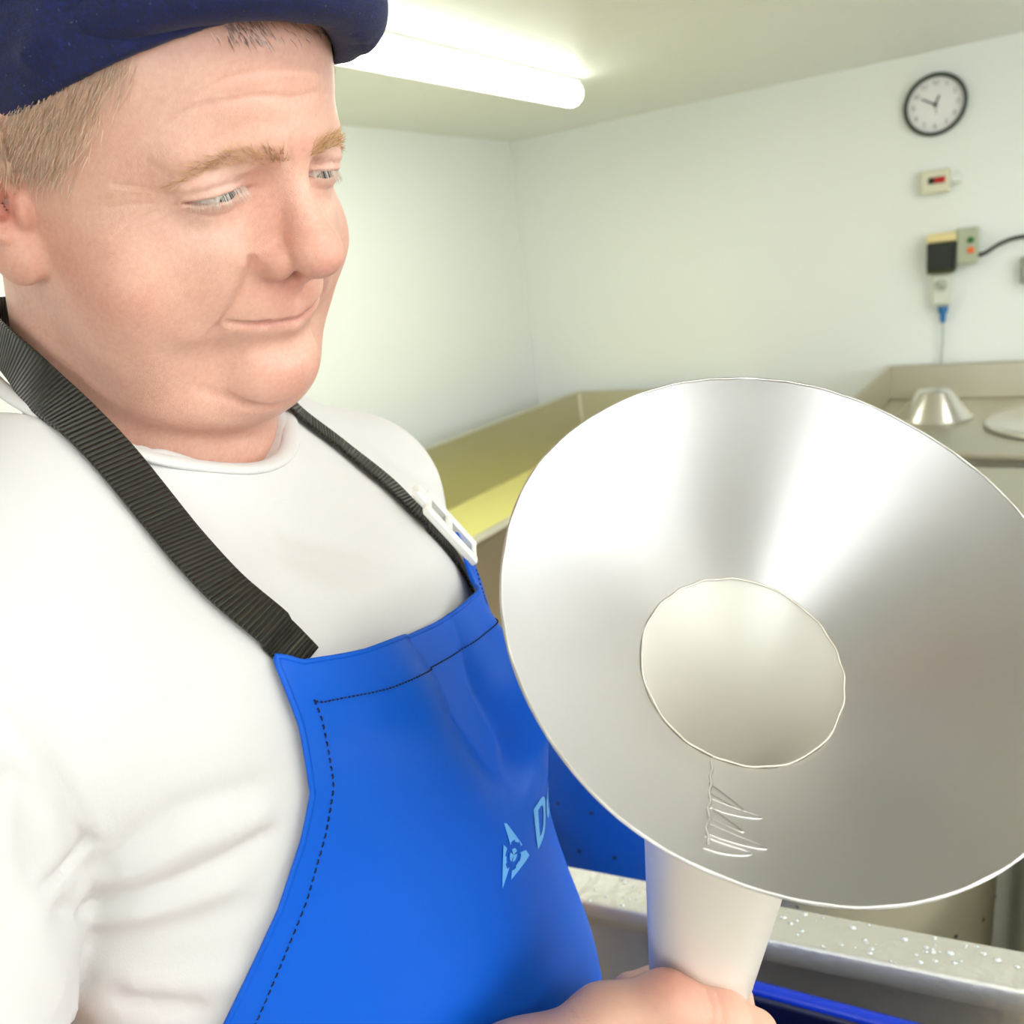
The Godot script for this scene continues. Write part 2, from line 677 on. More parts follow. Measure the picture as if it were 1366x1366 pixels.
# ---------------------------------------------------------------- the man: skin, hair, clothes
func V(x: float, y: float, z: float) -> Vector3:
	return Vector3(x, y, z)

func hand_field() -> Field:
	# world metres; his right fist closed round the spout
	var f := Field.new()
	var s := (SPOUT_END - Vector3(-0.1705, 1.1698, -0.3911)).normalized()
	var wrist := BODY * R_WRIST
	var elbow := BODY * R_ELBOW
	var t1 := V(-0.1985, 1.1965, -0.3255)
	f.limb(elbow, elbow.lerp(wrist, 0.35), 0.043, 0.046, 0.02)
	f.limb(elbow.lerp(wrist, 0.35), wrist, 0.046, 0.031, 0.03)
	f.limb(wrist, V(-0.222, 1.148, -0.325), 0.030, 0.033, 0.02)
	f.limb(wrist, t1, 0.026, 0.0185, 0.015)
	f.limb(V(-0.205, 1.150, -0.338), V(-0.215, 1.105, -0.352), 0.026, 0.024, 0.02)
	# thumb
	f.limb(t1, V(-0.1705, 1.2015, -0.3475), 0.0185, 0.0168, 0.010)
	f.limb(V(-0.1705, 1.2015, -0.3475), V(-0.1425, 1.1875, -0.3625), 0.0165, 0.0150, 0.008)
	f.limb(V(-0.1425, 1.1875, -0.3625), V(-0.1330, 1.1640, -0.3850), 0.0145, 0.0125, 0.008)
	# fingers wrap behind the spout and come round to the front right
	var cr := V(0.849, 0, -0.529)
	var fw := V(-0.529, 0, -0.849)
	for j in 4:
		var y := 1.150 - 0.0215 * j
		var c := V(-0.1705, 1.1698, -0.3911) + s * ((1.1698 - y) / 0.9866)
		var r := 0.0098 - 0.0006 * j - (0.0010 if j == 3 else 0.0)
		var pts := []
		for q in [[212.0, 0.052], [150.0, 0.041], [90.0, 0.036], [30.0, 0.0335], [-25.0, 0.0325], [-52.0, 0.0335]]:
			var a := deg_to_rad(q[0])
			pts.append(c + (cr * cos(a) + fw * sin(a)) * (q[1] - 0.0012 * j) + V(0, -0.004 * cos(a), 0))
		f.limb(V(-0.215, 1.14 - 0.014 * j, -0.345), pts[0], 0.018, 0.0125, 0.012)
		for k in 5:
			f.limb(pts[k], pts[k + 1], r + 0.002 - 0.0004 * k, r + 0.0016 - 0.0004 * k, 0.003)
	return f

func knuckle_lines() -> Array:
	# skin creases across the thumb, each an arc round its bone
	var out := []
	var bones := [[V(-0.1985, 1.1965, -0.3255), V(-0.1705, 1.2015, -0.3475), 0.0178, [-0.35, -0.1, 0.12, 0.35, 0.75]], [V(-0.1705, 1.2015, -0.3475), V(-0.1425, 1.1875, -0.3625), 0.0160, [0.55, 0.72, 0.9, 1.05]]]
	for b in bones:
		var ax: Vector3 = (b[1] - b[0]).normalized()
		var side := ax.cross(Vector3.UP).normalized()
		if side.z < 0.0:
			side = -side
		var up := side.cross(ax).normalized()
		if up.y < 0.0:
			up = -up
		for t in b[3]:
			var pts := []
			for i in 7:
				var a := deg_to_rad(-20.0 + 19.0 * i)
				var c: Vector3 = b[0].lerp(b[1], t) + ax * 0.002 * sin(i * 0.6)
				pts.append(c + (up * sin(a) + side * cos(a)) * b[2])
			out.append([pts, 0.0011, -0.0007])
	return out

func gauss(p: Vector3, c: Vector3, r: float) -> float:
	return exp(-p.distance_squared_to(c) / (r * r))

const SKIN := Color(0.72, 0.415, 0.315)

func skin_color(p: Vector3) -> Color:
	# p in head millimetres; blotches of a fair, ruddy face, plus nose-side shading put in as red
	var q := V(absf(p.x), p.y, p.z)
	var c := SKIN
	var red := 0.0
	red += 0.42 * gauss(q, V(76, -28, 30), 20) + 0.25 * gauss(q, V(68, -42, 48), 22)
	red += 0.50 * gauss(q, V(0, -13, 112), 20) + 0.40 * gauss(q, V(17, -20, 92), 10)
	red += 0.45 * gauss(q, V(8, -36, 96), 13) + 0.32 * gauss(q, V(13, 2, 92), 12)
	red += 0.35 * gauss(q, V(0, 33, 96), 7) + 0.30 * gauss(q, V(16, 14, 84), 8)
	red += 1.3 * gauss(q, V(85, -6, -8), 9.5) + 0.35 * gauss(q, V(84, -8, -8), 28)
	red += 0.30 * gauss(q, V(0, -92, 92), 22) + 0.22 * gauss(q, V(0, 80, 88), 40)
	red += 0.30 * gauss(q, V(30, -140, 20), 42)
	c = c.lerp(Color(0.63, 0.25, 0.185), clampf(red, 0, 0.9))
	var pale := 0.5 * gauss(q, V(33, 20, 84), 12) + 0.35 * gauss(q, V(46, 58, 74), 22) + 0.4 * gauss(q, V(45, -2, 76), 15)
	c = c.lerp(Color(0.76, 0.50, 0.42), clampf(pale, 0, 0.8))
	return c

func body_skin(into: MeshInstance3D) -> void:
	var f := head_field()
	f.net(V(-105, -170, -125), V(105, 150, 130), 1.25)
	var v := f.verts
	var n := f.norms
	var mirrored := func(l): return l.map(func(p): return V(-p.x, p.y, p.z))
	var list := []
	for e in FACE_LINES:
		list.append(e)
		if e.size() > 3:
			list.append([mirrored.call(e[0]), e[1], e[2]])
	strokes(v, n, list)
	var col := PackedColorArray()
	var nz := FastNoiseLite.new()
	nz.seed = 3
	nz.frequency = 0.16
	for i in v.size():
		var p := v[i]
		var c := skin_color(p)
		var g := nz.get_noise_3dv(p * 2.2) * 0.17 + nz.get_noise_3dv(p * 0.25) * 0.12
		if p.y < -30.0 and p.y > -120.0 and p.z > -10.0:
			g -= 0.02
		c = Color(c.r * (1.0 + g * 0.5), c.g * (1.0 + g), c.b * (1.0 + g))
		# lips, with the dark of the mouth line put into their colour
		var q := V(absf(p.x), p.y, p.z)
		var lip := 0.0
		if q.z > 70.0 and q.x < 30.0:
			var mid := -52.4
			lip = exp(-pow((p.y - mid + 0.2) / 2.4, 2.0)) * clampf((30.0 - q.x) / 10.0, 0, 1)
		c = c.lerp(Color(0.50, 0.17, 0.14), lip * 0.6)
		# scalp under the side hair
		if p.y > 8.0 and in_hair(p):
			c = c.lerp(Color(0.70, 0.46, 0.32), 0.6)
		col.append(c)
	var idx := f.index
	n = smoothed(v, idx)
	var xf := head_frame()
	hair_roots = []
	for i in v.size():
		hair_roots.append(null) if false else null
	head_v = v.duplicate()
	head_n = n.duplicate()
	for i in v.size():
		v[i] = xf * v[i]
		n[i] = (HEAD_BASIS * n[i]).normalized()
	# arm, fist: meshed apart and joined to the same skin
	var h := hand_field()
	h.net(V(-0.50, 1.04, -0.47), V(-0.10, 1.24, -0.03), 0.0026)
	var hv := h.verts
	strokes(hv, h.norms, knuckle_lines())
	var hn := smoothed(hv, h.index)
	var base := v.size()
	v.append_array(hv)
	n.append_array(hn)
	for i in hv.size():
		var p := hv[i]
		var red := 0.7 * exp(-p.distance_squared_to(V(-0.168, 1.218, -0.352)) / 0.0003) + 0.35 * exp(-p.distance_squared_to(V(-0.145, 1.20, -0.365)) / 0.0003)
		col.append(Color(0.70, 0.41, 0.30).lerp(Color(0.66, 0.28, 0.20), clampf(red, 0, 1)) * (1.0 + 0.05 * nz.get_noise_3dv(p * 1000.0)))
	for i in h.index:
		idx.append(i + base)
	# upper arms and the other forearm
	var a := Field.new()
	a.limb(BODY * V(-0.01, 1.40, 0.195), BODY * R_ELBOW, 0.052, 0.043, 0.02)
	a.limb(BODY * V(-0.01, 1.40, -0.195), BODY * V(0.02, 1.14, -0.25), 0.052, 0.043, 0.02)
	a.limb(BODY * V(0.02, 1.14, -0.25), BODY * V(0.06, 0.92, -0.26), 0.045, 0.03, 0.02)
	a.limb(BODY * V(0.06, 0.92, -0.26), BODY * V(0.07, 0.84, -0.255), 0.034, 0.03, 0.02)
	for j in 4:
		a.limb(BODY * V(0.10 - 0.021 * j, 0.85, -0.255), BODY * V(0.10 - 0.021 * j, 0.77 + 0.006 * absf(j - 1), -0.242), 0.0105, 0.009, 0.004)
	a.limb(BODY * V(0.085, 0.89, -0.24), BODY * V(0.12, 0.83, -0.225), 0.014, 0.010, 0.01)
	a.net(V(-0.62, 0.74, -0.68), V(-0.30, 1.48, 0.02), 0.007)
	base = v.size()
	v.append_array(a.verts)
	n.append_array(smoothed(a.verts, a.index))
	for i in a.verts.size():
		col.append(SKIN)
	for i in a.index:
		idx.append(i + base)
	into.mesh = packed(v, n, idx, col)

var head_v := PackedVector3Array()
var head_n := PackedVector3Array()
var hair_roots := []

func in_hair(p: Vector3) -> bool:
	# the cropped side hair: a patch between hat, temple and ear (millimetres)
	if p.z > 60.0:
		return false
	var front := lerpf(27.0, 61.0, clampf((p.y - 12.0) / 50.0, 0, 1))
	var low := 10.0 if p.z > 0.0 else -30.0
	return p.z < front and p.y > low + clampf((p.z - 28.0) * 0.25, 0, 20) and absf(p.x) > 40.0

func strands(list: Array, sides := 3) -> ArrayMesh:
	# list of [root, tip, width, bend]: tapered hairs
	var v := PackedVector3Array()
	var n := PackedVector3Array()
	var idx := PackedInt32Array()
	var col := PackedColorArray()
	for s in list:
		var a: Vector3 = s[0]
		var b: Vector3 = s[1]
		var w: float = s[2]
		var mid: Vector3 = (a + b) * 0.5 + s[3]
		var t := (b - a).normalized()
		var u := t.cross(V(0.3, 0.9, 0.2)).normalized()
		var x := u.cross(t)
		var o := v.size()
		for k in 2:
			for i in 3:
				var q := TAU * i / 3.0
				var d := u * cos(q) + x * sin(q)
				v.append((a if k == 0 else mid) + d * w * (1.0 if k == 0 else 0.8))
				n.append(d)
				col.append(s[4])
		v.append(b)
		n.append(t)
		col.append(s[4])
		for i in 3:
			var j := (i + 1) % 3
			idx.append_array([o + i, o + j, o + 3 + j, o + i, o + 3 + j, o + 3 + i, o + 3 + i, o + 3 + j, o + 6])
	return packed(v, n, idx, col)

func hairs(me: Node3D) -> void:
	var r := RandomNumberGenerator.new()
	r.seed = 21
	var xf := head_frame()
	var inv := me.transform.affine_inverse()
	var side := []
	var brow := [[], []]
	var lash := [[], []]
	var arc := [V(-10, 29.5, 96), V(-20, 31, 92), V(-32, 30.5, 86.5), V(-42, 27, 80.5), V(-49, 21, 75.5), V(-51, 17.5, 72.5)]
	var fringe := []
	for i in head_v.size():
		var p := head_v[i]
		var nn := head_n[i]
		if p.y > 6.0 and p.y < 95.0 and absf(p.x) > 38.0 and in_hair(p + V(0, r.randf_range(-4, 4), r.randf_range(-5, 5))) and p.z > -70.0 and (p - V(0, 84, 84)).dot(V(-0.05, 0.87, -0.5).normalized()) < 3.0 and r.randf() < 0.6:
			var d := (V(0, -0.85, -0.35) + V(0, r.randf_range(-0.2, 0.2), r.randf_range(-0.25, 0.25)))
			d = (d - nn * d.dot(nn)).normalized()
			var l := r.randf_range(7.0, 13.0)
			var tint := Color(0.72, 0.47, 0.31).lerp(Color(0.95, 0.76, 0.58), r.randf()).lerp(Color(0.20, 0.14, 0.09), 0.6 * pow(r.randf(), 3.0))
			side.append([xf * (p - nn * 0.5), xf * (p + d * l + nn * r.randf_range(1.0, 2.6)), 0.00017, HEAD_BASIS * nn * 0.001, tint])
		elif p.z > 60.0 and p.y > 8.0 and p.y < 44.0:
			var best := 1e9
			var along := 0.0
			for k in 5:
				var m := 1.0 if p.x < 0.0 else -1.0
				var q := V(p.x * m, p.y, p.z)
				var e: Vector3 = arc[k + 1] - arc[k]
				var h := clampf((q - arc[k]).dot(e) / e.length_squared(), 0, 1)
				var dd: float = q.distance_to(arc[k] + e * h)
				if dd < best:
					best = dd
					along = (k + h) / 5.0
			var wide := lerpf(3.9, 1.6, along * along)
			if best < wide and r.randf() < 0.6 * (1.0 - 0.5 * best / wide):
				var sx := -1.0 if p.x < 0.0 else 1.0
				var d := V(sx * lerpf(0.35, 0.85, along), lerpf(0.75, -0.35, along), -0.35 * along)
				d += V(r.randf_range(-0.3, 0.3), r.randf_range(-0.35, 0.3), 0)
				d = (d - nn * d.dot(nn)).normalized()
				var tint := Color(0.44, 0.23, 0.09).lerp(Color(0.82, 0.54, 0.28), r.randf())
				for g in 2:
					var j := V(r.randf_range(-0.6, 0.6), r.randf_range(-0.6, 0.6), 0)
					brow[0 if sx < 0 else 1].append([xf * (p + j - nn * 0.3), xf * (p + j + d * r.randf_range(4.5, 8.0) + nn * r.randf_range(1.2, 2.8)), 0.00013, HEAD_BASIS * nn * 0.0008, tint])
		if p.y > 76.0 and p.z > 70.0 and p.x > -36.0 and p.x < 34.0 and r.randf() < (0.55 if p.x > -27.0 and p.x < -10.0 else 0.10):
			var d := V(r.randf_range(0.1, 0.7), -1.0, 0.0)
			d = (d - nn * d.dot(nn)).normalized()
			var tint := Color(0.10, 0.085, 0.075).lerp(Color(0.75, 0.70, 0.66), 1.0 if r.randf() < 0.35 else 0.0)
			fringe.append([xf * (p - nn * 0.3), xf * (p + d * r.randf_range(3, 6.5) + nn * r.randf_range(0.3, 2.0)), 0.00015, HEAD_BASIS * nn * 0.0005, tint])
	for sx in [-1.0, 1.0]:
		for i in 110:
			var k := r.randf()
			# along the upper lid edge, drooping over the slit
			var p := V(47.0, 12.2, 76.0).lerp(V(35.0, 15.0, 84.6), minf(k * 2.0, 1.0)) if k < 0.5 else V(35.0, 15.0, 84.6).lerp(V(22.0, 17.0, 83.5), k * 2.0 - 1.0)
			p += V(r.randf_range(-1, 1), r.randf_range(-1.2, 0.2), 0.3)
			var d := V((0.5 - k) * 0.7, -0.80, 0.55 - 0.2 * (1.0 - k)).normalized()
			p.x *= sx
			d.x *= sx
			lash[0 if sx < 0.0 else 1].append([xf * p, xf * (p + d * r.randf_range(5.0, 7.5)), 0.00009, HEAD_BASIS * V(0, -0.0006, 0.0004), Color(0.62, 0.50, 0.38).lerp(Color(0.85, 0.80, 0.74), r.randf())])
	var m := paint(Color.WHITE, 0.45)
	m.vertex_color_use_as_albedo = true
	part("hair", shifted(strands(side), inv), m, me).set_meta("label", "cropped sandy side hair")
	part("fringe", shifted(strands(fringe), inv), m, me).set_meta("label", "dark greying fringe under the cap")
	for b in brow:
		part("eyebrow", shifted(strands(b), inv), m, me)
	for b in lash:
		part("eyelashes", shifted(strands(b), inv), m, me)

func shifted(mesh: ArrayMesh, by: Transform3D) -> ArrayMesh:
	var a := mesh.surface_get_arrays(0)
	var v: PackedVector3Array = a[Mesh.ARRAY_VERTEX]
	a[Mesh.ARRAY_VERTEX] = by * v
	var r := ArrayMesh.new()
	r.add_surface_from_arrays(Mesh.PRIMITIVE_TRIANGLES, a)
	return r

func eye_mesh() -> ArrayMesh:
	# a ball with the cornea towards +z; iris and pupil by vertex colour
	var v := PackedVector3Array()
	var n := PackedVector3Array()
	var col := PackedColorArray()
	var idx := PackedInt32Array()
	var rings := 48
	var seg := 48
	for j in rings + 1:
		var t := PI * pow(float(j) / rings, 1.4)
		for i in seg + 1:
			var a := TAU * i / seg
			var d := V(sin(t) * cos(a), sin(t) * sin(a), cos(t))
			var bulge := 1.0 + 0.06 * exp(-pow(t / 0.42, 4.0))
			v.append(d * bulge)
			n.append(d)
			var deg := rad_to_deg(t)
			var c := Color(0.80, 0.74, 0.72)
			if deg < 9.5:
				c = Color(0.01, 0.01, 0.012)
			elif deg < 26.0:
				c = Color(0.10, 0.12, 0.14) * (0.7 + 0.5 * fposmod(sin(i * 12.9) * 43.0, 1.0)) * (0.5 if deg > 23.5 else 1.0)
			col.append(c)
	for j in rings:
		for i in seg:
			var o := j * (seg + 1) + i
			idx.append_array([o, o + 1, o + seg + 2, o, o + seg + 2, o + seg + 1])
	return packed(v, n, idx, col)

func cap_field() -> Field:
	var f := Field.new()
	f.ball(V(0, 66, -12), V(87, 92, 109), 6)
	f.ball(V(0, 118, -20), V(96, 46, 112), 20)
	# open below: a great ball takes all under the slanting edge
	var up := V(-0.05, 0.870, -0.50).normalized()
	f.ball(V(0, 84, 84) - up * 3000.0, V(3000, 3000, 3000), 3, Basis(), true)
	f.ball(V(0, 55, -8), V(80, 89, 102), 1, Basis(), true)
	return f

func build_cap(me: Node3D, cloth: Material) -> void:
	var inv := me.transform.affine_inverse()
	var xf := inv * head_frame()
	var f := cap_field()
	f.net(V(-115, -40, -145), V(115, 170, 110), 2.6)
	var v := f.verts
	strokes(v, f.norms, [
		[[V(-58, 84, 66), V(-66, 100, 40), V(-74, 120, 0)], 4.0, -2.5], [[V(-88, 60, -20), V(-84, 90, -10), V(-80, 120, -30)], 7.0, 4.0],
		[[V(-84, 62, 30), V(-78, 88, 44), V(-60, 112, 60)], 7.0, 3.6], [[V(-90, 48, 0), V(-84, 64, 32), V(-70, 80, 55)], 3.0, 1.6],
		[[V(-88, 75, 10), V(-75, 100, 45)], 5.0, -3.2]])
	var cap := part("cap", packed(xf * v, smoothed(xf * v, f.index), f.index), cloth, me)
	cap.set_meta("label", "navy cloth cap with a soft rolled peak")
	# the soft rolled peak round the front
	var g := Field.new()
	var pts := curve([V(-66, 76, 44), V(-56, 86, 64), V(-42, 95, 80), V(-20, 101, 93), V(4, 101, 99), V(26, 96, 97), V(46, 85, 86), V(62, 71, 62), V(74, 58, 30)], 8.0)
	for i in pts.size() - 1:
		var k := float(i) / (pts.size() - 1)
		var ra := 15.5 * pow(sin(PI * clampf(0.06 + k * 0.90, 0, 1)), 0.55)
		g.limb(pts[i], pts[i + 1], ra, ra, 5)
	g.ball(V(0, 55, -8), V(80, 89, 102), 1, Basis(), true)
	g.net(V(-110, 20, 0), V(110, 140, 130), 2.4)
	var gv := g.verts
	strokes(gv, g.norms, [[[V(40, 73, 98), V(52, 68, 90), V(62, 60, 76)], 3.0, -2.5], [[V(30, 78, 104), V(46, 75, 98), V(60, 64, 82)], 3.0, 1.2]])
	part("peak", packed(xf * gv, smoothed(xf * gv, g.index), g.index), cloth, cap)
	# the lapped edge where peak meets band
	var seam := curve([V(-54, 75, 65), V(-48, 84, 74), V(-36, 96, 82), V(-20, 108, 84)], 3.0).map(func(p): return xf * (p * V(1.03, 1, 1.035)))
	part("seam", tube(seam, 0.0011, 6), cloth, cap)

var shirt_f: Field
var shirt_use: PackedInt32Array

func on_shirt(p: Vector3, out: float) -> Array:
	# nearest point of the shirt in body metres, and its normal
	var n := Vector3.UP
	for i in 6:
		n = shirt_f.slope(p, shirt_use, 0.002)
		p -= n * shirt_f.at(p, shirt_use) / maxf(n.length_squared(), 0.3)
	n = n.normalized()
	return [p + n * out, n]

func build_shirt(me: Node3D) -> MeshInstance3D:
	var f := shirt_field()
	f.net(V(-0.26, 0.78, -0.36), V(0.28, 1.64, 0.36), 0.0042)
	var v := f.verts
	strokes(v, f.norms, SHIRT_FOLDS)
	var m := paint(Color(0.855, 0.85, 0.845), 0.9)
	m.rim_enabled = true
	m.rim = 0.25
	m.normal_enabled = true
	m.normal_texture = weave_bump()
	m.normal_scale = 0.12
	m.uv1_triplanar = true
	m.uv1_scale = V(22, 22, 22)
	var s := part("t_shirt", packed(v, smoothed(v, f.index), f.index), m, me)
	s.transform = me.transform.affine_inverse() * BODY
	s.set_meta("label", "plain white cotton t-shirt")
	# collar band
	var loop := curve([V(0.033, 1.532, 0.077), V(0.060, 1.512, 0.040), V(0.070, 1.505, 0.005), V(0.063, 1.512, -0.030), V(0.038, 1.533, -0.062), V(-0.01, 1.556, -0.082), V(-0.07, 1.58, -0.06), V(-0.098, 1.588, 0.0), V(-0.075, 1.583, 0.055), V(-0.02, 1.562, 0.085)], 0.005, true)
	part("collar", tube(loop, 0.0058, 12, true, 0.5, V(0.35, 0.94, 0)), m, s)
	shirt_f = Field.new()
	torso(shirt_f)
	shirt_use = shirt_f.every()
	return s

func weave_bump() -> NoiseTexture2D:
	var t := grain(512, Vector2(0.05, 0.05), 9, 4)
	t.as_normal_map = true
	t.bump_strength = 6.0
	return t

# -------- apron: a sheet over chest and belly, by angle round the body and height
func apron_radius(th: float, y: float) -> float:
	var yy := maxf(y, 1.06)
	var d := V(cos(th), 0, sin(th))
	var o := V(0.0, yy, 0.0)
	var lo := 0.02
	var hi := 0.32
	for i in 14:
		var mid := (lo + hi) * 0.5
		if shirt_f.at(o + d * mid, shirt_use) < 0.0:
			lo = mid
		else:
			hi = mid
	return hi

const EDGE_Y := [1.44, 1.424, 1.396, 1.361, 1.338, 1.305, 1.242, 1.19, 1.12, 0.45]
const EDGE_T := [41.0, 41.0, 40.2, 41.0, 43.8, 49.2, 62.4, 78.0, 95.0, 98.0]

func edge_angle(y: float) -> float:
	for i in EDGE_Y.size() - 1:
		if y >= EDGE_Y[i + 1]:
			return deg_to_rad(lerpf(EDGE_T[i], EDGE_T[i + 1], clampf((EDGE_Y[i] - y) / (EDGE_Y[i] - EDGE_Y[i + 1]), 0, 1)))
	return deg_to_rad(98.0)

func bib_top(u: float) -> float:
	var xs := [-1.0, -0.93, -0.84, -0.72, -0.3, 0.2, 0.6, 0.9, 1.0]
	var ys := [1.424, 1.418, 1.402, 1.394, 1.394, 1.402, 1.411, 1.422, 1.430]
	for i in 8:
		if u <= xs[i + 1]:
			var k: float = (u - xs[i]) / (xs[i + 1] - xs[i])
			return cubic_interpolate(ys[i], ys[i + 1], ys[maxi(i - 1, 0)], ys[mini(i + 2, 8)], k)
	return ys[8]

var apron_grid := []
var apron_norm := []
const AU := 96
const AV := 130

func apron_point(u: float, y: float) -> Vector3:
	# bilinear look-up by angle share u in -1..1 and height y
	var top := bib_top(u)
	var k := clampf(pow(clampf((top - y) / (top - 0.45), 0, 1), 1.0 / 1.5) * AV, 0, AV - 0.001)
	var i := clampf((u + 1.0) * 0.5 * AU, 0, AU - 0.001)
	var a := int(k)
	var b := int(i)
	var p: Vector3 = apron_grid[a][b].lerp(apron_grid[a][b + 1], i - b)
	var q: Vector3 = apron_grid[a + 1][b].lerp(apron_grid[a + 1][b + 1], i - b)
	return p.lerp(q, k - a)

func build_apron(me: Node3D) -> void:
	var rad := []
	for j in AV + 1:
		var row := PackedFloat32Array()
		for i in AU + 1:
			var u := -1.0 + 2.0 * i / AU
			var top := bib_top(u)
			var y := top - (top - 0.45) * pow(float(j) / AV, 1.5)
			row.append(apron_radius(u * edge_angle(y), y))
		rad.append(row)
	# stiff cloth: smooth it both ways
	for it in 5:
		var out := []
		for j in AV + 1:
			var row := PackedFloat32Array()
			for i in AU + 1:
				var s := 0.0
				for di in [-3, 0, 3]:
					for dj in [-2, 0, 2]:
						s += rad[clampi(j + dj, 0, AV)][clampi(i + di, 0, AU)]
				row.append(maxf(s / 9.0, rad[j][i]))
			out.append(row)
		rad = out
	var flat := PackedVector3Array()
	var uv := PackedVector2Array()
	for j in AV + 1:
		for i in AU + 1:
			var u := -1.0 + 2.0 * i / AU
			var top := bib_top(u)
			var y := top - (top - 0.45) * pow(float(j) / AV, 1.5)
			var th := u * edge_angle(y) * (1.0 if u > 0.0 else lerpf(1.0, 0.9, clampf((y - 1.33) / 0.08, 0, 1)))
			var r: float = rad[j][i] + 0.007
			flat.append(V(cos(th) * r, y, sin(th) * r))
			uv.append(Vector2(u * 0.5 + 0.5, float(j) / AV))
	var idx := PackedInt32Array()
	var w := AU + 1
	for j in AV:
		for i in AU:
			var o := j * w + i
			idx.append_array([o, o + w + 1, o + 1, o, o + w, o + w + 1])
	var nn := smoothed(flat, idx)
	if nn[w * 40 + AU / 2].x < 0.0:
		for i in nn.size():
			nn[i] = -nn[i]
	strokes(flat, nn, APRON_FOLDS)
	for k in 3:
		for i in flat.size():
			if flat[i].y > 1.1:
				var gap := 0.0035 - shirt_f.at(flat[i], shirt_use)
				if gap > 0.0:
					flat[i] += nn[i] * gap
	nn = smoothed(flat, idx)
	if nn[w * 40 + AU / 2].x < 0.0:
		for i in nn.size():
			nn[i] = -nn[i]
		for i in range(0, idx.size(), 3):
			var t := idx[i]
			idx[i] = idx[i + 1]
			idx[i + 1] = t
	for j in AV + 1:
		apron_grid.append(flat.slice(j * w, (j + 1) * w))
		apron_norm.append(nn.slice(j * w, (j + 1) * w))
	# two faces and the edge between them
	var v := flat.duplicate()
	var n := nn.duplicate()
	var uvs := uv.duplicate()
	var tris := idx.duplicate()
	for i in flat.size():
		v.append(flat[i] - nn[i] * 0.0016)
		n.append(-nn[i])
		uvs.append(uv[i])
	var c := flat.size()
	for i in range(0, idx.size(), 3):
		tris.append_array([idx[i] + c, idx[i + 2] + c, idx[i + 1] + c])
	var m := paint(Color(0.0, 0.36, 0.825), 0.46)
	m.metallic_specular = 0.35
	m.normal_enabled = true
	m.normal_texture = weave_bump()
	m.normal_scale = 0.05
	m.uv1_triplanar = true
	m.uv1_scale = V(14, 14, 14)
	var ap := part("apron", packed(v, n, tris, PackedColorArray(), uvs), m, me)
	ap.transform = me.transform.affine_inverse() * BODY
	ap.set_meta("label", "bright blue wipe-clean bib apron")
	# bound edge
	var edge := []
	for j in range(AV, -1, -1):
		edge.append(apron_grid[j][AU])
	for i in range(AU - 1, 0, -1):
		edge.append(apron_grid[0][i])
	for j in AV + 1:
		edge.append(apron_grid[j][0])
	part("hem", tube(edge.map(func(p): return p - V(0.001, 0, 0)), 0.0017, 8), m, ap)
	# stitches, one short thread each, joined: more than could be counted
	var th := []
	var r := RandomNumberGenerator.new()
	r.seed = 8
	for side in [1.0]:
		var y := 1.405
		while y > 0.9:
			var k := edge_angle(y)
			th.append([apron_point(side * (1.0 - 0.075), y), apron_point(side * (1.0 - 0.075), y - 0.0024)])
			y -= 0.0042
	for i in 110:
		var u := lerpf(-0.93, 0.93, i / 110.0)
		th.append([apron_point(u, bib_top(u) - 0.020), apron_point(u + 0.009, bib_top(u + 0.009) - 0.020)])
	var st := SurfaceTool.new()
	st.begin(Mesh.PRIMITIVE_TRIANGLES)
	for t in th:
		var a: Vector3 = t[0]
		var b: Vector3 = t[1]
		var q := tube([a + V(0.0006, 0, 0), a.lerp(b, 0.5) + V(0.0010, 0, 0), b + V(0.0006, 0, 0)], 0.00045, 4)
		st.append_from(q, 0, Transform3D())
	var sm := part("stitching", st.commit(), paint(Color(0.03, 0.05, 0.22), 0.7), ap)
	sm.set_meta("kind", "stuff")
	sm.set_meta("label", "dark stitching along the hem")
	# print on the bib
	print_on(ap)
	straps(ap)

func lettering(text: String, size: float, bold: bool) -> PackedVector3Array:
	# triangles of flat letters, lower left at the origin, cut small so that they can be laid on a curved sheet
	var tm := TextMesh.new()
	var sf := SystemFont.new()
	sf.font_names = PackedStringArray(["Droid Sans"])
	sf.font_weight = 700 if bold else 400
	tm.font = sf
	tm.text = text
	tm.font_size = 64
	tm.pixel_size = size / 64.0
	tm.depth = 0.0
	tm.curve_step = 0.8
	tm.horizontal_alignment = HORIZONTAL_ALIGNMENT_LEFT
	var out := PackedVector3Array()
	for s in tm.get_surface_count():
		var a := tm.surface_get_arrays(s)
		var v: PackedVector3Array = a[Mesh.ARRAY_VERTEX]
		var idx = a[Mesh.ARRAY_INDEX]
		if idx == null or idx.size() == 0:
			idx = PackedInt32Array(range(v.size()))
		for i in idx:
			out.append(v[i])
	return out

func cut_small(t: PackedVector3Array, most: float) -> PackedVector3Array:
	for it in 6:
		var out := PackedVector3Array()
		var done := true
		for i in range(0, t.size(), 3):
			var a := t[i]
			var b := t[i + 1]
			var c := t[i + 2]
			var l := [a.distance_to(b), b.distance_to(c), c.distance_to(a)]
			var m: float = l.max()
			if m < most:
				out.append_array([a, b, c])
				continue
			done = false
			if l[0] == m:
				var q := (a + b) * 0.5
				out.append_array([a, q, c, q, b, c])
			elif l[1] == m:
				var q := (b + c) * 0.5
				out.append_array([a, b, q, a, q, c])
			else:
				var q := (c + a) * 0.5
				out.append_array([a, b, q, q, b, c])
		t = out
		if done:
			break
	return t

const PRINT_U := 0.015
const PRINT_Y := 1.256

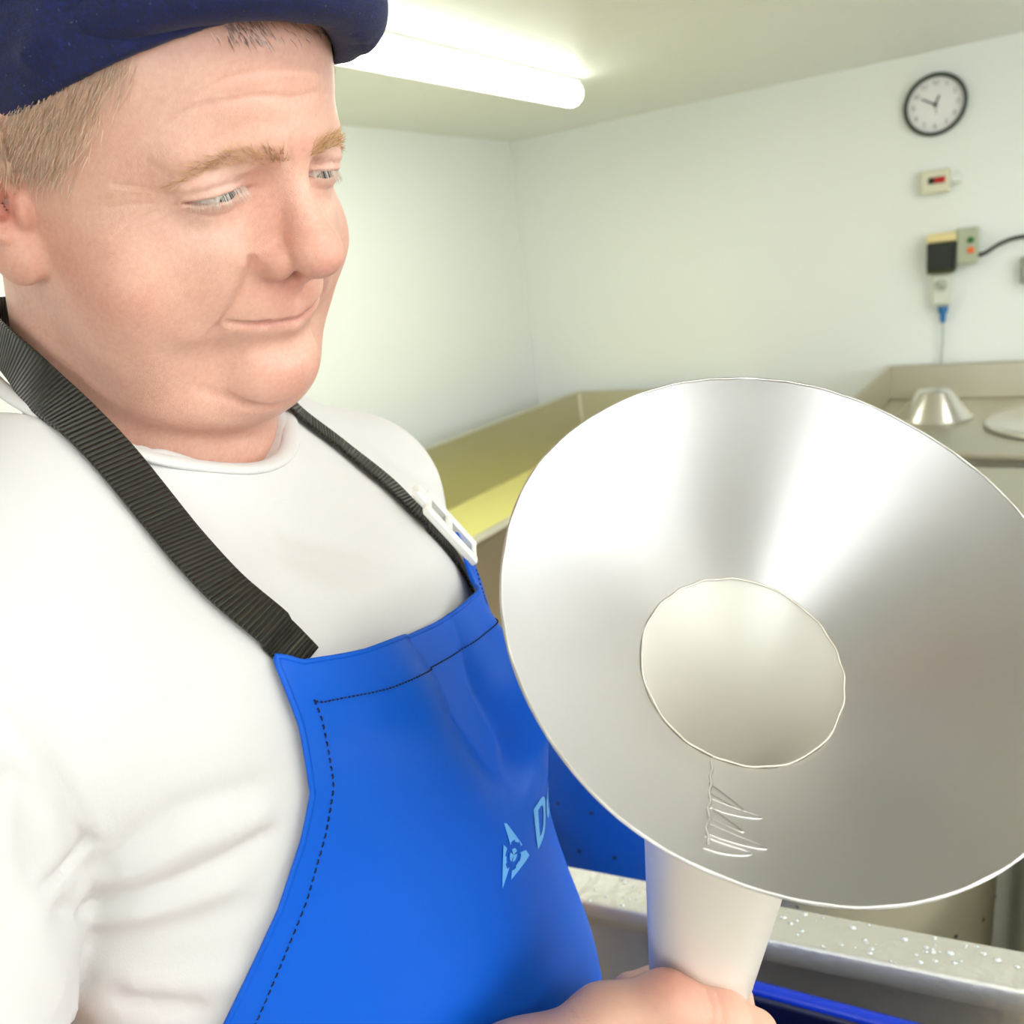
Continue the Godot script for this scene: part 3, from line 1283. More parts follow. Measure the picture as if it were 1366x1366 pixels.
func laid(t: PackedVector3Array) -> ArrayMesh:
	# flat millimetre drawing (x to his left, y up) onto the apron
	var st := SurfaceTool.new()
	st.begin(Mesh.PRIMITIVE_TRIANGLES)
	var qs := PackedVector3Array()
	var ns := PackedVector3Array()
	for p in t:
		var y := PRINT_Y + p.y
		var u := PRINT_U - p.x / 0.20 / edge_angle(y)
		var q := apron_point(u, y)
		var e := apron_point(u + 0.01, y) - apron_point(u - 0.01, y)
		var g := apron_point(u, y + 0.004) - apron_point(u, y - 0.004)
		var n := e.cross(g).normalized()
		if n.x < 0.0:
			n = -n
		qs.append(q + n * 0.0005)
		ns.append(n)
	for i in range(0, qs.size(), 3):
		var order := [i, i + 1, i + 2]
		if (qs[i + 2] - qs[i]).cross(qs[i + 1] - qs[i]).dot(ns[i]) < 0.0:
			order = [i, i + 2, i + 1]
		for k in order:
			st.set_normal(ns[k])
			st.add_vertex(qs[k])
	return st.commit()

func print_on(ap: Node3D) -> void:
	var m := paint(Color(0.42, 0.74, 1.0), 0.45)
	var pr := part("print", laid(moved(cut_small(lettering("Del", 0.040, true), 0.003), V(0.005, -0.001, 0), 1.0)), m, ap)
	pr.set_meta("label", "pale blue lettering and emblem")
	# the emblem left of the word: a triangle with a toothed ring in it
	var t := PackedVector3Array()
	var a := V(-0.052, -0.012, 0)
	var c := V(-0.031, 0.010, 0)
	var tri_ := [V(-0.060, -0.016, 0), V(-0.006, -0.016, 0), V(-0.036, 0.046, 0)]
	var n := 60
	for i in n:
		# ring between the hole and the triangle's edge
		var p0 := TAU * i / n
		var p1 := TAU * (i + 1) / n
		var o := V(-0.033, 0.004, 0)
		var e0 := o + to_edge(o, V(cos(p0), sin(p0), 0), tri_)
		var e1 := o + to_edge(o, V(cos(p1), sin(p1), 0), tri_)
		var r0 := 0.0125 + 0.002 * (1.0 if (i / 5) % 2 == 0 else 0.0)
		if i % 20 > 15:
			continue
		t.append_array([o + V(cos(p0), sin(p0), 0) * r0, e0, e1, o + V(cos(p0), sin(p0), 0) * r0, e1, o + V(cos(p1), sin(p1), 0) * r0])
		t.append_array([o, o + V(cos(p0), sin(p0), 0) * 0.0065, o + V(cos(p1), sin(p1), 0) * 0.0065])
	part("emblem", laid(moved(cut_small(t, 0.004), Vector3.ZERO, 0.60)), m, pr)

func moved(t: PackedVector3Array, by: Vector3, k: float) -> PackedVector3Array:
	for i in t.size():
		t[i] = t[i] * k + by
	return t

func to_edge(o: Vector3, d: Vector3, t: Array) -> Vector3:
	var best := 1.0
	for i in 3:
		var a: Vector3 = t[i]
		var b: Vector3 = t[(i + 1) % 3]
		var e := b - a
		var den := d.x * e.y - d.y * e.x
		if absf(den) < 1e-9:
			continue
		var w := a - o
		var s := (w.x * e.y - w.y * e.x) / den
		if s > 0.0:
			best = minf(best, s)
	return d * best

func straps(ap: Node3D) -> void:
	var m := paint(Color(0.06, 0.06, 0.055), 0.5)
	m.heightmap_enabled = true
	var im := Image.create(16, 256, false, Image.FORMAT_L8)
	for y in 256:
		var q := 0.5 + 0.5 * cos(TAU * y / 32.0)
		im.fill_rect(Rect2i(0, y, 16, 1), Color(q, q, q))
	m.heightmap_texture = ImageTexture.create_from_image(im)
	m.heightmap_scale = 0.14
	var al := Image.create(16, 256, false, Image.FORMAT_RGB8)
	for y in 256:
		var q := 0.78 + 0.22 * cos(TAU * y / 32.0)
		al.fill_rect(Rect2i(0, y, 16, 1), Color(q, q, q * 0.92))
	m.albedo_texture = ImageTexture.create_from_image(al)
	m.albedo_color = Color(0.22, 0.22, 0.20)
	var near := curve([V(0.126, 1.418, 0.092), V(0.118, 1.429, 0.094), V(0.093, 1.460, 0.098), V(0.058, 1.494, 0.090), V(0.035, 1.524, 0.087), V(0.007, 1.552, 0.083), V(-0.020, 1.578, 0.077), V(-0.052, 1.597, 0.062), V(-0.082, 1.607, 0.035), V(-0.094, 1.608, 0.0)], 0.004)
	var far := curve([V(-0.094, 1.608, 0.0), V(-0.08, 1.604, -0.035), V(-0.045, 1.592, -0.062), V(-0.005, 1.568, -0.070), V(0.045, 1.529, -0.057), V(0.066, 1.496, -0.075), V(0.092, 1.468, -0.084), V(0.112, 1.444, -0.084), V(0.126, 1.418, -0.092), V(0.131, 1.402, -0.098), V(0.135, 1.385, -0.101), V(0.14, 1.365, -0.103)], 0.004)
	for s in 2:
		var pts := []
		var nrm := []
		for p in (near if s == 0 else far):
			var q := on_shirt(p, 0.0035 if p.y > 1.435 else 0.0012)
			var n: Vector3 = q[1]
			var side := V(p.x + 0.02, 0, p.z).normalized()
			var k := clampf((p.y - 1.545) / 0.04, 0, 1)
			n = n.lerp(side + V(0, 0.25, 0), k).normalized()
			pts.append((q[0] as Vector3).lerp(p, k))
			nrm.append(n)
		var len_ := 0.0
		for i in pts.size() - 1:
			len_ += pts[i].distance_to(pts[i + 1])
		var o := part("neck_strap", ribbon(pts, nrm, 0.0245 if s == 0 else 0.017, 0.0018, len_ / 0.0026 / 8.0), m, ap)
		o.set_meta("label", "black ribbed webbing strap")
	# white plastic slider on the far strap
	var a: Array = on_shirt(V(0.112, 1.446, -0.083), 0.010)
	var b: Array = on_shirt(V(0.131, 1.400, -0.101), 0.010)
	var y := ((b[0] as Vector3) - (a[0] as Vector3)).normalized()
	var n: Vector3 = a[1]
	var x := y.cross(n).normalized()
	n = x.cross(y)
	var bk := Transform3D(Basis(x, y, n), ((a[0] as Vector3) + (b[0] as Vector3)) * 0.5 + n * 0.004)
	var white := paint(Color(0.93, 0.93, 0.91), 0.35)
	var st := SurfaceTool.new()
	st.begin(Mesh.PRIMITIVE_TRIANGLES)
	for q in [[V(0.0105, 0, 0), V(0.0075, 0.056, 0.006)], [V(-0.0105, 0, 0), V(0.0075, 0.056, 0.006)], [V(0, 0.0255, 0), V(0.025, 0.005, 0.005)], [V(0, -0.026, 0), V(0.025, 0.006, 0.005)], [V(0, -0.004, 0.001), V(0.023, 0.007, 0.004)], [V(0, -0.034, 0), V(0.013, 0.012, 0.006)]]:
		st.append_from(chamfered(q[1], 0.0012), 0, bk * Transform3D(Basis(), q[0]))
	part("buckle", st.commit(), white, ap).set_meta("label", "white plastic strap slider")
	# loose loop of thread beside the corner
	var loop := curve([V(0.128, 1.415, -0.070), V(0.133, 1.420, -0.064), V(0.135, 1.412, -0.060), V(0.133, 1.403, -0.064), V(0.131, 1.396, -0.069)], 0.002)
	part("cord", tube(loop, 0.0008, 6), paint(Color(0.35, 0.35, 0.36), 0.5), ap)

func build_person() -> void:
	var me := thing("person", V(-0.47, 0, -0.335), "man in white t-shirt, navy cap and blue apron looking down at the funnel he holds", "person")
	var inv := me.transform.affine_inverse()
	var skin := paint(Color.WHITE, 0.42)
	skin.vertex_color_use_as_albedo = true
	skin.subsurf_scatter_enabled = true
	skin.subsurf_scatter_strength = 0.10
	skin.normal_enabled = true
	var pores := grain(1024, Vector2(0.07, 0.07), 17, 4)
	pores.as_normal_map = true
	pores.bump_strength = 8.0
	skin.normal_texture = pores
	skin.normal_scale = 0.38
	skin.uv1_triplanar = true
	skin.uv1_scale = V(16, 16, 16)
	var b := part("body", ArrayMesh.new(), skin, me)
	body_skin(b)
	b.mesh = shifted(b.mesh, inv)
	hairs(me)
	var em := eye_mesh()
	var ec := paint(Color.WHITE, 0.08)
	ec.vertex_color_use_as_albedo = true
	var xf := inv * head_frame()
	for s in [-1.0, 1.0]:
		var e := part("eye", em, ec, me)
		var at := xf * V(EYE.x * s, EYE.y, EYE.z)
		var look := (inv * (FUNNEL_AT + V(0.03, -0.02, 0.0)) - at).normalized()
		e.transform = Transform3D(Basis.looking_at(-look, V(0, 1, 0)).scaled_local(Vector3.ONE * 0.0127), at)
	var navy := paint(Color(0.025, 0.065, 0.22), 0.8)
	navy.albedo_color = Color.WHITE
	var lint := Image.create(1024, 1024, false, Image.FORMAT_RGB8)
	lint.fill(Color(0.02, 0.075, 0.26))
	var lr := RandomNumberGenerator.new()
	lr.seed = 4
	for i in 5000:
		var q := lr.randf_range(0.7, 1.5)
		lint.fill_rect(Rect2i(lr.randi_range(0, 1000), lr.randi_range(0, 1000), lr.randi_range(4, 30), lr.randi_range(4, 30)), Color(0.02, 0.075, 0.26) * q)
	for i in 46:
		lint.fill_rect(Rect2i(lr.randi_range(0, 1010), lr.randi_range(0, 1010), lr.randi_range(4, 8), lr.randi_range(4, 7)), Color(0.45, 0.52, 0.66))
	navy.albedo_texture = ImageTexture.create_from_image(lint)
	navy.rim_enabled = true
	navy.rim = 0.12
	navy.rim_tint = 0.6
	navy.normal_enabled = true
	navy.normal_texture = pores
	navy.normal_scale = 0.5
	navy.uv1_triplanar = true
	navy.uv1_scale = V(14, 14, 14)
	build_cap(me, navy)
	build_shirt(me)
	build_apron(me)
	legs(me)

func legs(me: Node3D) -> void:
	var f := Field.new()
	f.ball(V(0.0, 0.93, 0), V(0.14, 0.15, 0.165), 0.03)
	for s in [1.0, -1.0]:
		f.limb(V(0, 0.88, 0.085 * s), V(0.01, 0.50, 0.10 * s), 0.10, 0.075, 0.04)
		f.limb(V(0.01, 0.50, 0.10 * s), V(-0.01, 0.10, 0.105 * s), 0.074, 0.062, 0.03)
	f.net(V(-0.2, 0.02, -0.25), V(0.2, 1.1, 0.25), 0.015)
	var t := part("trousers", packed(f.verts, smoothed(f.verts, f.index), f.index), paint(Color(0.85, 0.85, 0.84), 0.85), me)
	t.transform = me.transform.affine_inverse() * BODY
	for s in [1.0, -1.0]:
		var g := Field.new()
		g.limb(V(-0.01, 0.20, 0.105 * s), V(-0.01, 0.06, 0.105 * s), 0.062, 0.055, 0.02)
		g.limb(V(-0.03, 0.045, 0.105 * s), V(0.17, 0.035, 0.115 * s), 0.045, 0.04, 0.03)
		g.ball(V(0.06, -0.5, 0.11 * s), V(0.9, 0.5, 0.9), 0.004, Basis(), true)
		g.net(V(-0.12, -0.02, 0.11 * s - 0.1), V(0.26, 0.3, 0.11 * s + 0.1), 0.012)
		var bt := part("boot", packed(g.verts, smoothed(g.verts, g.index), g.index), paint(Color(0.8, 0.8, 0.78), 0.5), me)
		bt.transform = me.transform.affine_inverse() * BODY

const FACE_LINES := [
	[[Vector3(-41.2, 54.9, 78.9), Vector3(-30.8, 62.1, 84.9), Vector3(-18.5, 65.1, 89.6), Vector3(-3.9, 65, 92.4), Vector3(16.6, 63.9, 90.3)], 1.1, -0.45],
	[[Vector3(-49.9, 43.3, 72), Vector3(-45.5, 48.7, 75.4), Vector3(-39.6, 51.6, 80.3), Vector3(-28.7, 53.8, 86.4), Vector3(-21.1, 55.9, 89.6), Vector3(-10.8, 55.3, 92.3), Vector3(-0.7, 53.7, 93.4), Vector3(12.3, 54.5, 92.1), Vector3(32, 50.6, 85)], 1.1, -0.6],
	[[Vector3(-30, 48, 86), Vector3(-21, 50.5, 90), Vector3(-10, 50, 93.5), Vector3(0, 48.5, 94.5), Vector3(14, 49, 93)], 4.0, 0.7],
	[[Vector3(-50.4, 13.5, 74.2), Vector3(-54, 13.6, 66.3), Vector3(-59.7, 14.7, 58.8), Vector3(-66, 14.5, 49.5)], 0.9, -0.6, 1],
	[[Vector3(-50.9, 11, 72.1), Vector3(-56, 8, 63), Vector3(-62, 6.9, 55.3), Vector3(-68, 3.3, 44.7)], 0.9, -0.6, 1],
	[[Vector3(-50.6, 12.2, 73), Vector3(-57, 11, 62), Vector3(-64, 10.5, 51)], 0.8, -0.45, 1],
	[[Vector3(-50, 8, 72), Vector3(-55, 1, 66), Vector3(-60, -6, 60)], 0.9, -0.45, 1],
	[[Vector3(-51.3, 9.4, 70.7), Vector3(-57.7, 3.6, 61.8), Vector3(-64.7, -2.2, 54.6), Vector3(-70.4, -9.2, 50.3)], 0.9, -0.45, 1],
	[[Vector3(-52.4, 20.3, 71.7), Vector3(-55.4, 24.4, 67.4), Vector3(-57.7, 26.8, 63.3)], 1.2, -0.4, 1],
	[[Vector3(-47.9, 6.4, 75.2), Vector3(-41.8, 4.2, 80), Vector3(-33.3, 4.1, 82.6), Vector3(-24.8, 7.1, 83.2)], 1.4, -0.7, 1],
	[[Vector3(-46, 0, 77), Vector3(-38, -2, 82), Vector3(-28, 0, 84)], 3.0, 0.5, 1],
	[[Vector3(-21.8, 22.3, 85.9), Vector3(-23, 18.1, 83.4), Vector3(-34.1, 18.2, 84.2), Vector3(-43.3, 16.2, 81.5), Vector3(-49.6, 14.4, 75.3)], 1.1, -0.8, 1],
	[[Vector3(-24, 23.5, 86), Vector3(-34.1, 22.5, 86), Vector3(-43.3, 20, 81.5), Vector3(-50, 16.5, 75.3)], 3.2, 1.2, 1],
	[[Vector3(-23.6, -16.3, 89.4), Vector3(-23.6, -23.8, 85.9), Vector3(-28.9, -36, 83.5), Vector3(-33.4, -45, 79.9), Vector3(-37.1, -53.7, 75.3)], 1.7, -1.3, 1],
	[[Vector3(-28, -20, 86), Vector3(-34, -34, 81), Vector3(-39, -46, 76), Vector3(-43, -56, 70)], 4.5, 1.5, 1],
	[[Vector3(-36.3, -54.7, 75.4), Vector3(-33.5, -70.4, 69.5)], 3.0, -0.9, 1],
	[[Vector3(-7.1, 36.6, 97.1), Vector3(-5.9, 28.2, 97.1)], 1.3, -0.7],
	[[Vector3(1.5, 36.7, 97.5), Vector3(1.0, 30.9, 97.9)], 1.1, -0.5],
	[[Vector3(-3, -36, 99), Vector3(-3.5, -44, 97)], 1.8, 0.8, 1],
	[[Vector3(0, -36, 98), Vector3(0, -45, 97)], 1.8, -0.8],
]
const SHIRT_FOLDS := [
	[[Vector3(0.052, 1.453, 0.198), Vector3(0.056, 1.441, 0.195), Vector3(0.059, 1.427, 0.192), Vector3(0.059, 1.406, 0.189), Vector3(0.053, 1.367, 0.180)], 0.0035, -0.0028],
	[[Vector3(0.053, 1.455, 0.203), Vector3(0.06, 1.427, 0.199), Vector3(0.06, 1.400, 0.197), Vector3(0.055, 1.376, 0.192)], 0.009, 0.0035],
	[[Vector3(0.053, 1.367, 0.18), Vector3(0.05, 1.363, 0.185), Vector3(0.052, 1.363, 0.196), Vector3(0.053, 1.363, 0.205)], 0.0040, -0.0040],
	[[Vector3(0.055, 1.422, 0.208), Vector3(0.056, 1.41, 0.204), Vector3(0.055, 1.393, 0.207), Vector3(0.054, 1.374, 0.207)], 0.0045, -0.0040],
	[[Vector3(0.053, 1.352, 0.214), Vector3(0.050, 1.330, 0.212), Vector3(0.046, 1.310, 0.208)], 0.009, 0.003],
	[[Vector3(0.051, 1.349, 0.173), Vector3(0.071, 1.363, 0.169), Vector3(0.089, 1.374, 0.161), Vector3(0.105, 1.376, 0.149), Vector3(0.117, 1.374, 0.136)], 0.008, -0.0032],
	[[Vector3(0.046, 1.335, 0.180), Vector3(0.065, 1.344, 0.168), Vector3(0.091, 1.355, 0.157), Vector3(0.115, 1.358, 0.138)], 0.008, 0.0035],
	[[Vector3(0.051, 1.346, 0.200), Vector3(0.034, 1.32, 0.172), Vector3(0.065, 1.328, 0.164), Vector3(0.091, 1.336, 0.154), Vector3(0.115, 1.344, 0.136)], 0.0055, -0.0042],
	[[Vector3(0.03, 1.308, 0.172), Vector3(0.065, 1.315, 0.163), Vector3(0.095, 1.322, 0.149)], 0.008, 0.0028],
	[[Vector3(0.027, 1.299, 0.168), Vector3(0.064, 1.302, 0.16), Vector3(0.099, 1.308, 0.144)], 0.009, -0.002],
	[[Vector3(0.039, 1.298, 0.185), Vector3(0.03, 1.259, 0.168), Vector3(0.068, 1.253, 0.159)], 0.006, -0.0035],
	[[Vector3(0.03, 1.275, 0.169), Vector3(0.068, 1.268, 0.159), Vector3(0.09, 1.268, 0.148)], 0.010, 0.003],
	[[Vector3(0.10, 1.455, 0.06), Vector3(0.125, 1.43, 0.03), Vector3(0.13, 1.42, -0.01)], 0.010, 0.002],
	[[Vector3(0.09, 1.47, 0.03), Vector3(0.115, 1.445, -0.01)], 0.009, -0.002],
]
const APRON_FOLDS := [
	[[Vector3(0.15, 1.36, 0.03), Vector3(0.17, 1.31, -0.03)], 0.055, 0.024],
	[[Vector3(0.17, 1.40, 0.0), Vector3(0.19, 1.36, 0.01), Vector3(0.20, 1.325, 0.0)], 0.028, -0.032],
	[[Vector3(0.165, 1.40, -0.068), Vector3(0.185, 1.36, -0.052), Vector3(0.20, 1.31, -0.032)], 0.012, 0.010],
	[[Vector3(0.145, 1.375, 0.075), Vector3(0.165, 1.335, 0.05), Vector3(0.18, 1.30, 0.015)], 0.015, 0.006],
]

# ---------------------------------------------------------------- the funnel he holds
const FUNNEL_AT := Vector3(-0.10078, 1.44541, -0.36670)
const FUNNEL_AXIS := Vector3(-0.45807655, -0.74597355, -0.48341425)
const SPOUT_END := Vector3(-0.1785, 1.1150, -0.3874)

func funnel_frame() -> Transform3D:
	# y points out of the mouth
	var y := -FUNNEL_AXIS.normalized()
	var x := Vector3(0.84288, -0.11579, -0.52549)
	x = (x - y * x.dot(y)).normalized()
	return Transform3D(Basis(x, y, x.cross(y)), FUNNEL_AT)

func steel(rough: float, tint: Color, seed_: int, uv := Vector3(1, 1, 1), aniso := 0.0) -> StandardMaterial3D:
	var m := paint(tint, rough, 1.0)
	m.roughness_texture = brushed(seed_, 512, 0.86, 1.0)
	m.uv1_scale = uv
	if aniso != 0.0:
		m.anisotropy_enabled = true
		m.anisotropy = aniso
	return m

func build_funnel() -> void:
	var o := thing("funnel", FUNNEL_AT, "large brushed steel funnel with wide open cone and tapered spout held by the man", "funnel")
	var fr := funnel_frame()
	fr.origin = Vector3.ZERO
	var m := steel(0.42, Color(0.79, 0.785, 0.775), 11, Vector3(1, 6, 1), 0.3)
	var R := 0.13
	var rh := 0.0536
	var d := 0.082
	var th := 0.0013
	# the cone: out over the rim and down inside
	var prof := []
	for i in 9:
		var k := i / 8.0
		prof.append(Vector2(lerpf(rh + 0.001, R, k) + th, lerpf(-d, 0.0, k)))
	prof.append(Vector2(R + th * 0.9, 0.0006))
	prof.append(Vector2(R, 0.0008))
	for i in 9:
		var k := 1.0 - i / 8.0
		prof.append(Vector2(lerpf(rh, R, k), lerpf(-d, 0.0, k)))
	part("cone", flipped(lathe(prof, 160, fr, 0.012, Vector2(1, 1))), m, o)
	# the rolled, hammered rim
	var rim := []
	for i in 160:
		var a := TAU * i / 160
		var r := (R + 0.0004) * wob(a) + 0.0002 * sin(a * 31.0) * sin(a * 7.0)
		rim.append(fr * Vector3(cos(a) * r, 0.0004 + 0.00015 * sin(a * 43.0), sin(a) * r))
	part("rim", tube(rim, 0.0006, 8, true), m, o)
	# the spout: a slanted cone from the hole down into the hand
	var hole := fr * Vector3(0, -d, 0)
	var tip := SPOUT_END - FUNNEL_AT
	var rows := []
	var ax := (tip - hole).normalized()
	var sx := fr.basis.x
	sx = (sx - ax * sx.dot(ax)).normalized()
	var sz := sx.cross(ax)
	var n := 96
	for side in 2:
		for j in 25:
			var k := j / 24.0 if side == 0 else 1.0 - j / 24.0
			var row := PackedVector3Array()
			for i in n:
				var a := TAU * i / n
				var top := fr * Vector3(cos(a) * (rh + 0.0005), -d, sin(a) * (rh + 0.0005))
				var low := tip + (sx * cos(a) - sz * sin(a)) * 0.0205
				var p := top.lerp(low, k)
				var c := hole.lerp(tip, k)
				row.append(p + (p - c).normalized() * (th if side == 0 else 0.0))
			rows.append(row)
	part("spout", shell(rows, true, false, Vector2(1, 1)), brightened_steel(), o)
	# solder bead round the hole
	var ring := []
	for i in 120:
		var a := TAU * i / 120
		var r := rh * wob(a) - 0.0002 + 0.0003 * sin(a * 17.0 + 2.0 * sin(a * 3.0))
		ring.append(fr * Vector3(cos(a) * r, -d + 0.0006 + 0.0002 * sin(a * 23.0), sin(a) * r))
	part("solder_ring", tube(ring, 0.0006, 8, true), paint(Color(0.86, 0.84, 0.80), 0.45, 0.8), o)
	# the welded seam with its ripples, on the lower side of the cone
	var sa := SEAM
	var line := []
	for i in 40:
		var k := i / 39.0
		var a := 2.0 + 0.006 * sin(k * 31.0)
		var r := lerpf(rh, R, 0.02 + k * 0.8) * wob(a)
		line.append(fr * Vector3(cos(a) * r, lerpf(-d, 0, 0.02 + k * 0.8) + 0.0006, sin(a) * r))
	part("seam", tube(line, 0.0007, 6), paint(Color(0.80, 0.79, 0.78), 0.35, 1.0), o)
	var r := RandomNumberGenerator.new()
	r.seed = 5
	for q in [[0.30, 0.17, 0.1], [0.44, 0.24, -0.02], [0.52, 0.14, 0.06], [0.66, 0.21, 0.0], [0.78, 0.15, -0.05]]:
		var w := []
		for i in 22:
			var k := i / 21.0
			var a: float = 2.01 - q[1] * pow(sin(k * PI), 0.7) * 1.15
			var g: float = q[0] + 0.09 * k + q[2] * sin(k * PI)
			var rr := lerpf(rh, R, g) * wob(a)
			w.append(fr * Vector3(cos(a) * rr, lerpf(-d, 0, g) + 0.0002, sin(a) * rr))
		part("weld_ripple", tube(w, 0.0004, 6), paint(Color(0.80, 0.79, 0.78), 0.4, 1.0), o)

func wob(a: float) -> float:
	# the hand-beaten cone is not quite round
	return 1.0 + 0.012 * (sin(a * 2.0 + 0.6) * 0.6 + sin(a * 5.0 + 1.9) * 0.25 + sin(a * 9.0) * 0.15)

const SEAM := 1.9

func brightened_steel() -> StandardMaterial3D:
	# pale, less metallic steel: the brightness inside the spout is put into the colour
	var m := paint(Color(0.93, 0.92, 0.89), 0.42, 0.35)
	m.roughness_texture = brushed(12, 512, 0.85, 1.0)
	return m

func flipped(m: ArrayMesh) -> ArrayMesh:
	var a := m.surface_get_arrays(0)
	var idx: PackedInt32Array = a[Mesh.ARRAY_INDEX]
	for i in range(0, idx.size(), 3):
		var t := idx[i]
		idx[i] = idx[i + 1]
		idx[i + 1] = t
	a[Mesh.ARRAY_INDEX] = idx
	var n: PackedVector3Array = a[Mesh.ARRAY_NORMAL]
	for i in n.size():
		n[i] = -n[i]
	a[Mesh.ARRAY_NORMAL] = n
	var r := ArrayMesh.new()
	r.add_surface_from_arrays(Mesh.PRIMITIVE_TRIANGLES, a)
	return r

# ---------------------------------------------------------------- the room
func build_room() -> void:
	var wall := paint(Color(0.925, 0.944, 0.93), 0.5)
	var ceil_m := paint(Color(0.93, 0.94, 0.925), 0.4)
	var floor_m := paint(Color(0.74, 0.64, 0.50), 0.45)
	floor_m.albedo_texture = grain(512, Vector2(0.02, 0.02), 2, 5, 0.75, 1.0)
	floor_m.uv1_triplanar = true
	floor_m.uv1_world_triplanar = true
	structure("floor", chamfered(V(6.2, 0.1, 8.3), 0.002), floor_m, V(-0.355, -0.05, -1.54))
	structure("wall_back", chamfered(V(6.2, 2.6, 0.1), 0.002), wall, V(-0.355, 1.25, -5.59))
	structure("wall_left", chamfered(V(0.1, 2.6, 8.3), 0.002), wall, V(-3.405, 1.25, -1.54))
	# daylight: one wide window behind the camera, one in the wall he faces
	wall_with_window("wall_front", V(-0.355, 0, 2.56), 6.2, 0.0, 0.9, 1.8, 0.95, 2.2, wall, 1)
	wall_with_window("wall_right", V(2.65, 0, -1.54), 8.3, PI / 2, -0.1, 4.4, 0.95, 2.2, wall, 2)
	# ceiling of wide panels with a thin shadow gap
	var c := structure("ceiling", chamfered(V(6.2, 0.1, 8.3), 0.002), ceil_m, V(-0.355, 2.516, -1.54))
	for i in 4:
		var z0 := -6.0 + 2.4 * i
		var a := maxf(z0, -5.56)
		var b := minf(z0 + 2.4, 2.52)
		part("panel", chamfered(V(6.1, 0.014, b - a - 0.006), 0.002), ceil_m, c, V(0, -0.058, (a + b) * 0.5 + 1.54))
	lamps()
	clock_and_boxes(wall)
	vats()

func wall_with_window(called: String, at: Vector3, width: float, turn: float, wx: float, ww: float, y0: float, y1: float, mat: Material, k: int) -> void:
	var st := SurfaceTool.new()
	st.begin(Mesh.PRIMITIVE_TRIANGLES)
	for q in [[V(0, y0 * 0.5 - 0.025, 0), V(width, y0 + 0.05, 0.1)], [V(0, (y1 + 2.55) * 0.5, 0), V(width, 2.55 - y1, 0.1)], [V((-width * 0.5 + wx - ww * 0.5) * 0.5, (y0 + y1) * 0.5, 0), V(wx - ww * 0.5 + width * 0.5, y1 - y0, 0.1)], [V((width * 0.5 + wx + ww * 0.5) * 0.5, (y0 + y1) * 0.5, 0), V(width * 0.5 - wx - ww * 0.5, y1 - y0, 0.1)]]:
		st.append_from(chamfered(q[1], 0.001), 0, Transform3D(Basis(), q[0]))
	structure(called, st.commit(), mat, at, V(0, turn, 0))
	var fr := paint(Color(0.9, 0.9, 0.9), 0.4)
	var fs := SurfaceTool.new()
	fs.begin(Mesh.PRIMITIVE_TRIANGLES)
	for q in [[V(0, y0 + 0.025, 0), V(ww, 0.05, 0.06)], [V(0, y1 - 0.025, 0), V(ww, 0.05, 0.06)], [V(-ww * 0.5 + 0.025, (y0 + y1) * 0.5, 0), V(0.05, y1 - y0, 0.06)], [V(ww * 0.5 - 0.025, (y0 + y1) * 0.5, 0), V(0.05, y1 - y0, 0.06)], [V(0, (y0 + y1) * 0.5, 0), V(0.05, y1 - y0, 0.06)]]:
		fs.append_from(chamfered(q[1], 0.003), 0, Transform3D(Basis(), q[0] + V(wx, 0, 0)))
	var w := structure("window_%d" % k, fs.commit(), fr, at, V(0, turn, 0))
	var glass := paint(Color(1, 1, 1, 0.04), 0.02)
	glass.transparency = BaseMaterial3D.TRANSPARENCY_ALPHA
	for s in [-1.0, 1.0]:
		part("pane", chamfered(V(ww * 0.5 - 0.07, y1 - y0 - 0.09, 0.006), 0.001), glass, w, V(wx + s * ww * 0.25, (y0 + y1) * 0.5, 0))

func lamp_at(x: float, z: float, len_: float, label: String) -> void:
	var o := thing("ceiling_lamp", V(x, 2.449, z), label, "lamp", 0.0, "")
	var white := paint(Color(0.86, 0.87, 0.85), 0.4)
	part("housing", chamfered(V(0.10, 0.022, len_), 0.005), white, o, V(0, -0.011, 0))
	part("bracket", chamfered(V(0.07, 0.012, len_ * 0.98), 0.003), white, o, V(0, -0.028, 0))
	var glow := paint(Color(0.95, 0.96, 0.94), 0.4)
	glow.emission_enabled = true
	glow.emission = Color(1.0, 1.0, 0.96)
	glow.emission_energy_multiplier = LAMP_GLOW
	var rows := []
	var prof := [Vector2(-0.055, 0.03), Vector2(-0.062, 0.0), Vector2(-0.055, -0.03), Vector2(-0.03, -0.05), Vector2(0.0, -0.056), Vector2(0.03, -0.05), Vector2(0.055, -0.03), Vector2(0.062, 0.0), Vector2(0.055, 0.03)]
	for zz in [[-0.5, 0.0], [-0.5, 0.8], [-0.496, 1.0], [0.496, 1.0], [0.5, 0.8], [0.5, 0.0]]:
		var row := PackedVector3Array()
		for q in prof:
			row.append(V(q.x * zz[1], q.y * zz[1], zz[0] * len_))
		rows.append(row)
	part("diffuser", shell(rows), glow, o, V(0, -0.064, 0))
	for s in [-1.0, 1.0]:
		part("end_cap", chamfered(V(0.10, 0.03, 0.012), 0.004), white, o, V(0, -0.045, s * (len_ * 0.5 + 0.004)))
	var l := AreaLight3D.new()
	l.name = "light"
	l.area_size = Vector2(0.11, len_)
	l.light_energy = LAMP_POWER
	l.light_color = Color(1.0, 0.995, 0.975)
	l.shadow_enabled = true
	l.position = V(0, -0.128, 0)
	l.rotation = V(-PI / 2, 0, 0)
	l.set("area_range", 12.0)
	o.add_child(l)

